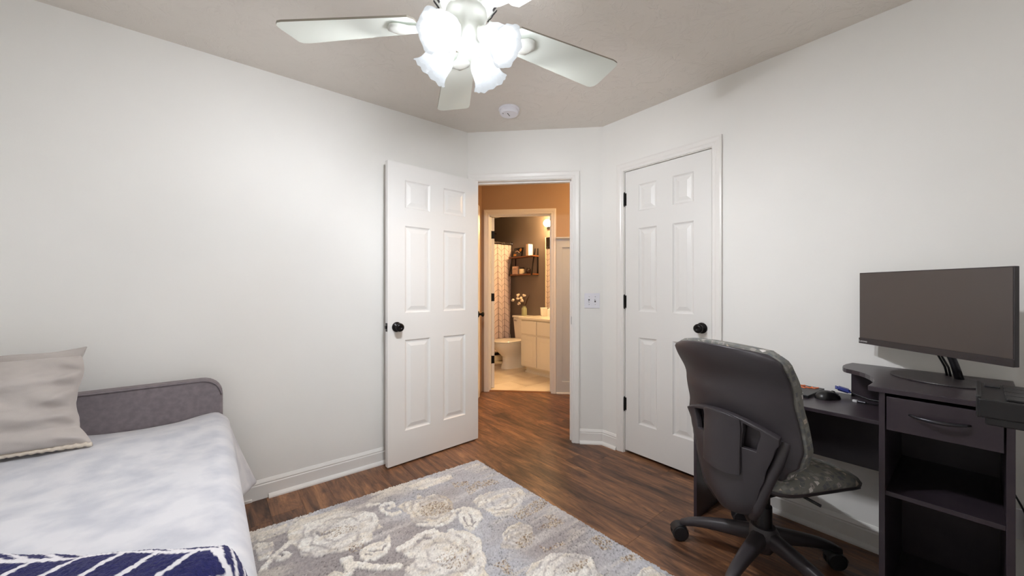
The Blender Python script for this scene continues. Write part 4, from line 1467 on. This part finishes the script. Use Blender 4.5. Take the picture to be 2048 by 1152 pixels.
# four tulip shades with bulbs
mg = bpy.data.materials.new('frosted_glass'); mg.use_nodes = True
nt = mg.node_tree; nt.nodes.remove(nt.nodes['Principled BSDF'])
tr = N(nt, 'ShaderNodeBsdfTranslucent'); tr.inputs['Color'].default_value = (0.0022, 0.0024, 0.0026, 1)
df = N(nt, 'ShaderNodeBsdfDiffuse'); df.inputs['Color'].default_value = (0.0045, 0.0048, 0.005, 1)
gl = N(nt, 'ShaderNodeBsdfGlossy', Roughness=0.25)
mxa = N(nt, 'ShaderNodeMixShader'); mxa.inputs[0].default_value = 0.45
mxb = N(nt, 'ShaderNodeMixShader'); mxb.inputs[0].default_value = 0.012
em = N(nt, 'ShaderNodeEmission', Strength=SHADE_E); em.inputs['Color'].default_value = (0.93, 0.97, 1.0, 1)
ad = N(nt, 'ShaderNodeAddShader')
L(nt, tr.outputs[0], mxa.inputs[1]); L(nt, df.outputs[0], mxa.inputs[2])
L(nt, mxa.outputs[0], mxb.inputs[1]); L(nt, gl.outputs[0], mxb.inputs[2])
L(nt, mxb.outputs[0], ad.inputs[0]); L(nt, em.outputs[0], ad.inputs[1])
tp_ = N(nt, 'ShaderNodeBsdfTransparent'); tp_.inputs['Color'].default_value = (0.95, 0.97, 1.0, 1)
mxc = N(nt, 'ShaderNodeMixShader'); mxc.inputs[0].default_value = 0.03
L(nt, ad.outputs[0], mxc.inputs[1]); L(nt, tp_.outputs[0], mxc.inputs[2])
L(nt, mxc.outputs[0], nt.nodes['Material Output'].inputs['Surface'])
M['shade'] = mg
M['bulb'] = emit('bulb_glow', (0.97, 0.985, 1.03), BULB_W)
aview = math.atan2(FW.y, FW.x)
for k in range(4):
    ar = R(62 + 90 * k)                                     # angle in the (right, forward) frame
    dirv = RT * math.cos(ar) + FW * math.sin(ar)
    az = math.atan2(dirv.y, dirv.x)
    base = Matrix.Rotation(az, 4, 'Z') @ Matrix.Translation((0.055, 0, -0.355)) @ Matrix.Rotation(R(180 - 52), 4, 'Y')
    MB().lathe([(1e-4, -0.012), (0.017, -0.012), (0.021, 0.012), (0.027, 0.020), (0.029, 0.036), (0.024, 0.040)], 24, base).build('socket', FWm, fan, smooth='auto')
    def wob(r, z, a, i):
        f = max(0.0, (z - 0.09) / 0.05)
        return r * (1 + 0.05 * f * math.cos(6 * a)), z + 0.003 * f * math.cos(12 * a)
    sh = MB().lathe([(0.024, 0.030), (0.034, 0.040), (0.045, 0.055), (0.051, 0.075), (0.052, 0.095), (0.054, 0.115), (0.060, 0.130), (0.068, 0.140)], 48, base, wob)
    sh.build('shade', M['shade'], fan, smooth=True)['label'] = 'frosted glass tulip shade with ruffled rim'
    MB().lathe([(1e-4, 0.030), (0.012, 0.032), (0.014, 0.045), (0.024, 0.066), (0.029, 0.082), (0.029, 0.092), (0.025, 0.106), (0.015, 0.117), (1e-4, 0.121)], 24, base).build('bulb', M['bulb'], fan, smooth=True)['label'] = 'glowing white bulb'
for q, (dx, dy) in enumerate(((0.03, -0.035), (-0.04, 0.02))):
    MB().tube([(dx, dy, -0.37), (dx * 1.05, dy * 1.05, -0.42), (dx * 1.05, dy * 1.05, -0.455)], 0.0012, 6).build('pull_chain', M['chrome'], fan)

# ================================================================ HALLWAY LIGHT
WARM = (1.0, 0.60, 0.26)
hl = ENTRY @ Vector((-0.55, -0.70, CEIL))
hall_lamp = tag(empty('hall_light', hl), 'warm flush ceiling light in the hallway past the doorway', 'ceiling light')
MB().lathe([(1e-4, 0), (0.15, 0), (0.155, -0.015), (0.14, -0.03), (1e-4, -0.03)], 32).build('base_plate', M['fan_white'], hall_lamp, smooth='auto')
MB().lathe([(0.135, -0.03), (0.13, -0.06), (0.10, -0.09), (0.05, -0.108), (1e-4, -0.112)], 32).build('glass_dome', emit('hall_glow', WARM, HALL_W), hall_lamp, smooth=True)

# ================================================================ BATHROOM
M['porcelain'] = simple('porcelain', (240, 234, 222), 0.12)
M['cabinet'] = simple('cabinet_paint', (236, 228, 212), 0.35)
M['counter'] = simple('cultured_marble', (242, 234, 218), 0.18, var=((232, 222, 204), 3))
M['shelf_wood'] = simple('shelf_wood', (132, 78, 40), 0.45, var=((108, 60, 30), 20))
M['mirror'] = simple('mirror_glass', (235, 235, 235), 0.02, 1.0)
M['frame_gold'] = simple('pale_frame', (214, 200, 168), 0.35)
M['jar_green'] = simple('sage_ceramic', (168, 168, 128), 0.35)
M['cotton'] = simple('cotton', (238, 222, 200), 0.9)
M['twig'] = simple('twig', (66, 42, 28), 0.8)
M['wax'] = simple('candle_wax', (234, 214, 176), 0.4)
M['brown_glass'] = simple('brown_glass', (46, 32, 28), 0.15)
M['paper'] = simple('paper_white', (240, 236, 228), 0.6)
M['pink_card'] = simple('pink_card', (222, 186, 162), 0.7)
M['orange_paint'] = simple('orange_paint', (214, 146, 62), 0.6)


def curtain_mat():
    m, nt, b = base_mat('curtain_cloth', (226, 206, 200), 0.85, spec=0.2)
    uv = N(nt, 'ShaderNodeAttribute'); uv.attribute_name = 'cloth'
    sp = N(nt, 'ShaderNodeSeparateXYZ'); L(nt, uv.outputs['Vector'], sp.inputs[0])
    def math_(op, a, b_=None):
        n = N(nt, 'ShaderNodeMath', operation=op)
        for i, v in enumerate((a, b_)):
            if v is None: continue
            if hasattr(v, 'is_linked'): L(nt, v, n.inputs[i])
            else: n.inputs[i].default_value = v
        return n.outputs[0]
    pp = math_('PINGPONG', sp.outputs['X'], 0.078)
    v = math_('ADD', sp.outputs['Y'], math_('MULTIPLY', pp, 0.85))
    fr = math_('FRACT', math_('DIVIDE', v, 0.098))
    l1 = math_('LESS_THAN', fr, 0.075)
    l2 = math_('LESS_THAN', math_('ABSOLUTE', math_('SUBTRACT', pp, 0.0)), 0.0036)
    l3 = math_('GREATER_THAN', pp, 0.0745)
    mxv = math_('MAXIMUM', l1, math_('MAXIMUM', l2, l3))
    mx = N(nt, 'ShaderNodeMix', data_type='RGBA')
    mx.inputs['A'].default_value = rgba((228, 210, 205)); mx.inputs['B'].default_value = rgba((138, 116, 112))
    L(nt, mxv, mx.inputs['Factor']); L(nt, mx.outputs['Result'], b.inputs['Base Color'])
    return m
M['curtain'] = curtain_mat()

# vanity cabinet (one unit) and counter
VY0, VY1 = 3.11, 4.11
van = tag(empty('vanity_cabinet', (3.75, 3.6, 0)), 'cream painted bathroom vanity cabinet with raised-panel doors', 'vanity')
wb(MB().box(3.505, XV - 0.002, VY0, VY1, 0.09, 0.758), 'carcass', M['cabinet'], van, bevel=0.002)
wb(MB().box(3.575, 3.60, VY0, VY1 - 0.03, 0.0, 0.09), 'toe_kick', M['cabinet'], van)
wb(MB().box(3.558, 3.575, VY0, VY1 - 0.02, 0.0, 0.022), 'shoe_strip', M['cabinet'], van, bevel=0.003)
for k in range(3):
    y1 = VY1 - 0.012 - 0.330 * k; y0 = y1 - 0.312
    wb(MB().box(3.487, 3.505, y0, y1, 0.555, 0.740), 'drawer_front', M['cabinet'], van, bevel=0.005)
    dn = wb(MB().box(3.487, 3.505, y0, y1, 0.108, 0.535), 'door', M['cabinet'], van, bevel=0.005)
    pm = MB()
    rings = [(0.055, 0.0005), (0.062, 0.006), (0.072, 0.006), (0.092, 0.001)]
    vs = []; fs = []
    for off, dep in rings:
        xx = 3.487 - 0.0008 + dep * 0.0 + (0.0035 if dep > 0.004 else -0.002)
        vs += [(xx - 3.75, y0 + off - 3.6, 0.108 + off), (xx - 3.75, y1 - off - 3.6, 0.108 + off), (xx - 3.75, y1 - off - 3.6, 0.535 - off), (xx - 3.75, y0 + off - 3.6, 0.535 - off)]
    # moulded ring proud of the door, raised field inside
    vs = [(v[0] - (0.004 if 4 <= i < 12 else 0.0), v[1], v[2]) for i, v in enumerate(vs)]
    for i in range(3):
        for q in range(4):
            q2 = (q + 1) % 4
            fs.append((i * 4 + q, i * 4 + q2, i * 4 + 4 + q2, i * 4 + 4 + q))
    fs.append((12, 13, 14, 15))
    pm.add(vs, fs).build('raised_panel', M['cabinet'], dn)
cn = tag(empty('vanity_counter', (3.75, 3.6, 0.758)), 'cream vanity countertop with backsplash', 'countertop')
wb(MB().box(3.465, XV - 0.002, VY0, VY1 + 0.02, 0.758, 0.792), 'slab', M['counter'], cn, bevel=0.008, segs=3)
wb(MB().box(XV - 0.022, XV - 0.002, VY0, VY1 + 0.02, 0.792, 0.87), 'backsplash', M['counter'], cn, bevel=0.004)
MB().lathe([(0.19, 0.0345), (0.185, 0.038), (0.17, 0.0345), (0.16, 0.036)], 40, Matrix.Translation((-0.02, -0.05, 0)) @ Matrix.Diagonal((0.85, 1.1, 1, 1))).build('basin_rim', M['counter'], cn, smooth=True)

# mirror and vanity light
mi = tag(empty('wall_mirror', (XV, 3.63, 0.90)), 'tall mirror above the vanity counter reflecting the shower curtain', 'mirror')
wb(MB().box(XV - 0.008, XV - 0.002, VY0 + 0.04, 4.112, 0.90, 1.962), 'glass', M['mirror'], mi)
wb(MB().box(XV - 0.012, XV - 0.002, 4.112, 4.122, 0.895, 1.967), 'edge_strip', M['frame_gold'], mi)
vl = tag(empty('vanity_light', (XV, 3.65, 2.13)), 'vanity light bar with glowing warm globes above the mirror', 'wall light')
MB().box(-0.03, -0.002, -0.42, 0.42, -0.05, 0.05).build('bar', M['chrome'], vl, bevel=0.004)
gm = emit('vanity_glow', (1.0, 0.66, 0.32), BATH_W)
for dy in (0.325, 0.0, -0.325):
    MB().cyl(0.025, -0.03, 0.03, 16, Matrix.Translation((-0.045, dy, 0.0)) @ Matrix.Rotation(PI / 2, 4, 'Y')).build('socket', M['chrome'], vl)
    prof = [(max(1e-4, 0.052 * math.sin(PI * q / 14)), -0.052 * math.cos(PI * q / 14)) for q in range(15)]
    MB().lathe(prof, 24, Matrix.Translation((-0.115, dy, 0.022))).build('globe', gm, vl, smooth=True)

# toilet
TYc = 4.45
wc = tag(empty('toilet', (3.60, TYc, 0)), 'white toilet with closed lid beside the vanity', 'toilet')
def loft(secs, n=36):
    P = []
    for cx, rx, ry, z, sq in secs:
        row = []
        for q in range(n):
            a = 2 * PI * q / n; c, s = math.cos(a), math.sin(a)
            r_ = (abs(c) ** sq + abs(s) ** sq) ** (-1 / sq)
            row.append((cx + r_ * c * rx, r_ * s * ry, z))
        P.append(row + [row[0]])
    return MB().grid(P)
loft([(0.06, 1e-4, 1e-4, 0.0, 2), (0.06, 0.245, 0.112, 0.0, 2.6), (0.06, 0.240, 0.108, 0.03, 2.6), (0.05, 0.205, 0.092, 0.10, 2.4), (0.03, 0.190, 0.092, 0.17, 2.3),
      (-0.01, 0.205, 0.120, 0.23, 2.2), (-0.06, 0.235, 0.160, 0.30, 2.1), (-0.085, 0.245, 0.180, 0.355, 2.1), (-0.085, 0.245, 0.182, 0.385, 2.1), (-0.085, 1e-4, 1e-4, 0.385, 2)]).build('bowl', M['porcelain'], wc, smooth='auto')
MB().box(0.10, 0.39, -0.12, 0.12, 0.22, 0.385).build('tank_deck', M['porcelain'], wc, bevel=0.03, segs=4)
loft([(-0.085, 1e-4, 1e-4, 0.386, 2), (-0.085, 0.245, 0.184, 0.386, 2.2), (-0.085, 0.250, 0.188, 0.394, 2.2), (-0.085, 0.245, 0.184, 0.402, 2.2), (-0.085, 1e-4, 1e-4, 0.402, 2)]).build('seat', M['porcelain'], wc, smooth='auto')
loft([(-0.085, 1e-4, 1e-4, 0.406, 2), (-0.085, 0.248, 0.187, 0.406, 2.2), (-0.085, 0.252, 0.190, 0.414, 2.2), (-0.085, 0.244, 0.182, 0.423, 2.2), (-0.085, 0.15, 0.11, 0.428, 2.1), (-0.085, 1e-4, 1e-4, 0.429, 2)]).build('lid', M['porcelain'], wc, smooth='auto')
tk = MB()
tp = [(0.205, 0.395, 0.175, 0.385), (0.19, 0.396, 0.205, 0.735)]
vs = []
for x0, x1, hw, z in tp: vs += [(x0, -hw, z), (x1, -hw, z), (x1, hw, z), (x0, hw, z)]
tk.add(vs, [(0, 3, 2, 1), (4, 5, 6, 7), (0, 1, 5, 4), (1, 2, 6, 5), (2, 3, 7, 6), (3, 0, 4, 7)])
tk.build('tank', M['porcelain'], wc, bevel=0.02, segs=4)
MB().box(0.178, 0.397, -0.215, 0.215, 0.735, 0.768).build('tank_lid', M['porcelain'], wc, bevel=0.012, segs=3)
MB().cyl(0.013, -0.005, 0.012, 14, Matrix.Translation((0.196, 0.15, 0.69)) @ Matrix.Rotation(-PI / 2, 4, 'Y')).box(0.176, 0.186, 0.10, 0.16, 0.684, 0.696).build('flush_lever', M['chrome'], wc, bevel=0.002)

# vase of cotton stems on the tank
vs_ = tag(empty('cotton_vase', (3.90, 4.505, 0.768)), 'sage green jar with cotton stems on the toilet tank', 'vase')
MB().lathe([(1e-4, 0), (0.040, 0), (0.043, 0.006), (0.043, 0.105), (0.036, 0.122), (0.027, 0.130), (0.027, 0.150), (0.031, 0.152), (0.022, 0.150), (0.022, 0.12)], 28).build('jar', M['jar_green'], vs_, smooth='auto')
rc = random.Random(7)
tips = [(-0.17, 0.10), (-0.10, 0.17), (-0.055, 0.13), (-0.075, 0.04), (0.0, 0.165), (-0.10, 0.11), (-0.03, 0.09)]
for sx, sz in tips:
    off = RT * (sx * 1.05) + FW * rc.uniform(-0.02, 0.02)
    e_ = Vector((off.x, off.y, 0.15 + sz * 1.0))
    st_ = MB().tube([(0, 0, 0.10), (off.x * 0.3, off.y * 0.3, 0.16), (off.x * 0.8, off.y * 0.8, 0.15 + sz * 0.85), e_], 0.002, 6).build('stem', M['twig'], vs_)
    cb = MB()
    for q in range(4):
        c = e_ + Vector((rc.uniform(-1, 1), rc.uniform(-1, 1), rc.uniform(-1, 1))) * 0.014
        pr = [(max(1e-4, 0.017 * math.sin(PI * w / 7)), -0.017 * math.cos(PI * w / 7)) for w in range(8)]
        cb.lathe(pr, 10, Matrix.Translation(c))
    cb.build('cotton_boll', M['cotton'], st_, smooth=True)
lf = RT * 0.085
MB().tube([(0, 0, 0.10), (lf.x * 0.5, lf.y * 0.5, 0.24), (lf.x, lf.y, 0.33)], [0.002, 0.010, 0.001], 6, None).build('leaf', M['twig'], vs_)

# pleated container on the counter
ct = tag(empty('counter_container', (3.83, 3.985, 0.792)), 'white ribbed container on the vanity counter', 'container')
MB().lathe([(1e-4, 0), (0.046, 0), (0.052, 0.115), (0.054, 0.122), (0.048, 0.118), (0.042, 0.01)], 48, None, lambda r, z, a, i: (r * (1 + 0.03 * math.cos(12 * a)), z)).build('cup', M['paper'], ct, smooth=True)
ct2 = tag(empty('soap_bottle', (3.82, 3.86, 0.792)), 'small white bottle beside the ribbed container on the vanity', 'bottle')
MB().lathe([(1e-4, 0), (0.034, 0), (0.036, 0.09), (0.030, 0.105), (0.012, 0.112), (0.012, 0.13), (1e-4, 0.13)], 28).build('body', M['paper'], ct2, smooth='auto')

# wall shelf unit over the toilet
sh = tag(empty('wall_shelf', (3.93, 4.56, 1.40)), 'two-tier wooden wall shelf with black metal straps over the toilet', 'shelf')
SY0, SY1 = 4.27, 4.86
for z in (1.405, 1.685):
    wb(MB().box(3.868, XV - 0.008, SY0, SY1, z, z + 0.020), 'board', M['shelf_wood'], sh, bevel=0.002)
for y in (SY0 + 0.025, SY1 - 0.025):
    wb(MB().box(XV - 0.007, XV - 0.001, y - 0.013, y + 0.013, 1.40, 1.815), 'back_strap', M['black_metal'], sh)
    b = MB()
    for (xa, za), (xb_, zb) in zip(((3.862, 1.400), (3.905, 1.640)), ((3.905, 1.640), (3.940, 1.810))):
        b.add([(xa, y - 0.013, za), (xa, y + 0.013, za), (xa + 0.005, y + 0.013, za), (xa + 0.005, y - 0.013, za),
               (xb_, y - 0.013, zb), (xb_, y + 0.013, zb), (xb_ + 0.005, y + 0.013, zb), (xb_ + 0.005, y - 0.013, zb)],
              [(0, 1, 2, 3), (7, 6, 5, 4), (0, 4, 5, 1), (1, 5, 6, 2), (2, 6, 7, 3), (3, 7, 4, 0)])
    wb(b, 'front_strap', M['black_metal'], sh)

# framed black sign leaning on the upper board
sg = tag(empty('black_sign', (3.935, 4.715, 1.705)), 'black framed sign with orange flower art on the upper shelf', 'sign')
tm = Matrix.Rotation(R(13), 4, 'Y')
MB().box(-0.008, 0.008, -0.105, 0.105, 0.0, 0.150, tm).build('board', M['brown_glass'], sg, bevel=0.002)
for (ya, yb, za, zb) in ((-0.105, 0.105, 0.0, 0.010), (-0.105, 0.105, 0.140, 0.150), (-0.105, -0.095, 0, 0.15), (0.095, 0.105, 0, 0.15)):
    MB().box(-0.012, 0.008, ya, yb, za, zb, tm).build('frame_strip', M['black_plastic'], sg)
fm = MB()
for q in range(6):
    a = 2 * PI * q / 6
    fm.cyl(0.013, -0.0025, 0.0, 12, tm @ Matrix.Translation((-0.009, -0.060 + 0.017 * math.cos(a), 0.115 + 0.017 * math.sin(a))) @ Matrix.Rotation(-PI / 2, 4, 'Y'))
fm.build('flower_print', M['orange_paint'], sg)
MB().tube([tm @ Vector((-0.0095, 0.06 - 0.012 * q, 0.085 + 0.016 * math.sin(q * 0.5))) for q in range(10)], 0.004, 6).build('script_print', M['pink_card'], sg)
for q in range(4):
    MB().box(-0.0105, -0.008, 0.030 + 0.017 * q, 0.042 + 0.017 * q, 0.018, 0.050 + 0.008 * (q % 2), tm).build('letter_print', M['orange_paint'], sg)
wbk = tag(empty('white_box', (3.915, 4.40, 1.705)), 'upright white box on the right of the upper shelf', 'box')
MB().box(-0.045, 0.045, -0.028, 0.028, 0.0, 0.178).build('carton', M['paper'], wbk, bevel=0.002)
MB().box(-0.0455, -0.045, -0.028, 0.028, 0.0, 0.178).build('front_face', M['pink_card'], wbk)
cs2 = tag(empty('card_sign', (3.91, 4.735, 1.425)), 'small pink block sign with dark lettering on the lower shelf', 'sign')
MB().box(-0.015, 0.015, -0.062, 0.062, 0.0, 0.128).build('block', M['pink_card'], cs2, bevel=0.002)
for q in range(5):
    MB().box(-0.0165, -0.015, -0.044 + 0.018 * q, -0.032 + 0.018 * q, 0.078, 0.092).build('letter_print', M['brown_glass'], cs2)
MB().box(-0.0012, 0.0, -0.062, 0.062, 0.060, 0.063, Matrix.Translation((-0.0155, 0, 0))).build('line_print', M['shelf_wood'], cs2)
cd2 = tag(empty('candle_jar', (3.91, 4.575, 1.425)), 'glass candle jar with dark lid on the lower shelf', 'candle')
MB().lathe([(1e-4, 0), (0.041, 0), (0.043, 0.006), (0.043, 0.080), (1e-4, 0.080)], 28).build('wax_glass', M['wax'], cd2, smooth='auto')
MB().lathe([(0.0435, 0.080), (0.0435, 0.098), (0.036, 0.106), (1e-4, 0.108)], 28).build('lid', M['brown_glass'], cd2, smooth='auto')
rv = tag(empty('round_vase', (3.91, 4.425, 1.425)), 'small round dark brown vase on the lower shelf', 'vase')
MB().lathe([(1e-4, 0), (0.025, 0), (0.042, 0.018), (0.048, 0.045), (0.040, 0.072), (0.024, 0.084), (0.022, 0.092), (0.018, 0.088), (1e-4, 0.085)], 28).build('body', M['brown_glass'], rv, smooth='auto')

# shower: tub, rod, rings, curtain, shower arm
tub = tag(empty('bathtub', (3.0, 5.3, 0)), 'white bathtub behind the shower curtain', 'bathtub')
wb(MB().box(1.92, XV - 0.005, YC + 0.03, YC + 0.09, 0.0, 0.42), 'apron', M['porcelain'], tub, bevel=0.01)
wb(MB().box(1.92, XV - 0.005, YC + 0.03, YT - 0.005, 0.10, 0.14), 'basin_floor', M['porcelain'], tub)
wb(MB().box(1.92, XV - 0.005, YC + 0.03, YC + 0.10, 0.40, 0.43), 'rim', M['porcelain'], tub, bevel=0.012)
rod = tag(empty('curtain_rod', (XV, YC, 1.945)), 'metal shower curtain rod across the bathtub', 'curtain rod')
MB().cyl(0.013, -2.08, 0, 16, Matrix.Rotation(PI / 2, 4, 'Y') @ Matrix.Translation((0, 0, 0))).build('tube', M['chrome'], rod, smooth='auto')
MB().cyl(0.03, -0.012, -0.001, 20, Matrix.Rotation(PI / 2, 4, 'Y')).build('flange', M['chrome'], rod)
def curtain():
    X0, X1 = 2.55, 3.985
    nx, nzr = 260, 40
    V = []; UVc = []; F = []
    arc = 0.0; px = py = None
    for i in range(nx + 1):
        t = i / nx
        x = lerp(X1, X0, t)
        for j in range(nzr + 1):
            w = j / nzr
            amp = 0.012 + 0.026 * w
            y = YC - 0.006 + amp * math.sin(x * 30 + 1.6 * math.sin(x * 5)) - 0.015 * w
            z = lerp(1.915, 0.16, w)
            V.append((x + 0.02 * w * math.sin(x * 9), y, z))
        if px is not None: arc += math.hypot(x - px, V[-nzr - 1][1] - py)
        px, py = x, V[-nzr - 1][1]
        for j in range(nzr + 1): UVc.append((arc, V[i * (nzr + 1) + j][2], 0.0))
    for i in range(nx):
        for j in range(nzr):
            a = i * (nzr + 1) + j
            F.append((a, a + nzr + 1, a + nzr + 2, a + 1))
    me = bpy.data.meshes.new('shower_curtain'); me.from_pydata(V, [], F)
    at = me.attributes.new('cloth', 'FLOAT_VECTOR', 'POINT')
    at.data.foreach_set('vector', np.array(UVc, dtype=np.float32).ravel())
    me.materials.append(M['curtain']); me.polygons.foreach_set('use_smooth', [True] * len(me.polygons))
    o = bpy.data.objects.new('cloth', me); COL.objects.link(o)
    root = tag(empty('shower_curtain', (0, 0, 0)), 'white shower curtain with grey herringbone lines', 'shower curtain')
    o.parent = root
    x = X1 - 0.03
    while x > X0:
        b = MB()
        pts = [(x, YC + 0.018 * math.cos(a), 1.935 + 0.024 * math.sin(a)) for a in [2 * PI * q / 12 for q in range(13)]]
        b.tube(pts, 0.002, 5, caps=False).build('ring', M['chrome'], root)
        x -= 0.13
curtain()
sa = tag(empty('shower_fixture', (XV, 5.37, 2.16)), 'chrome shower arm on the wall above the tub', 'shower head')
MB().tube([(0, 0, 0), (-0.08, 0, 0.01), (-0.14, 0, -0.03)], 0.008, 8).build('arm', M['chrome'], sa, smooth=True)
MB().cyl(0.010, -0.05, 0.0, 16, Matrix.Translation((-0.14, 0, -0.03)) @ Matrix.Rotation(R(30), 4, 'Y'), 0.010).cyl(0.035, -0.06, -0.045, 20, Matrix.Translation((-0.14, 0, -0.03)) @ Matrix.Rotation(R(30), 4, 'Y')).build('head', M['chrome'], sa, smooth='auto')
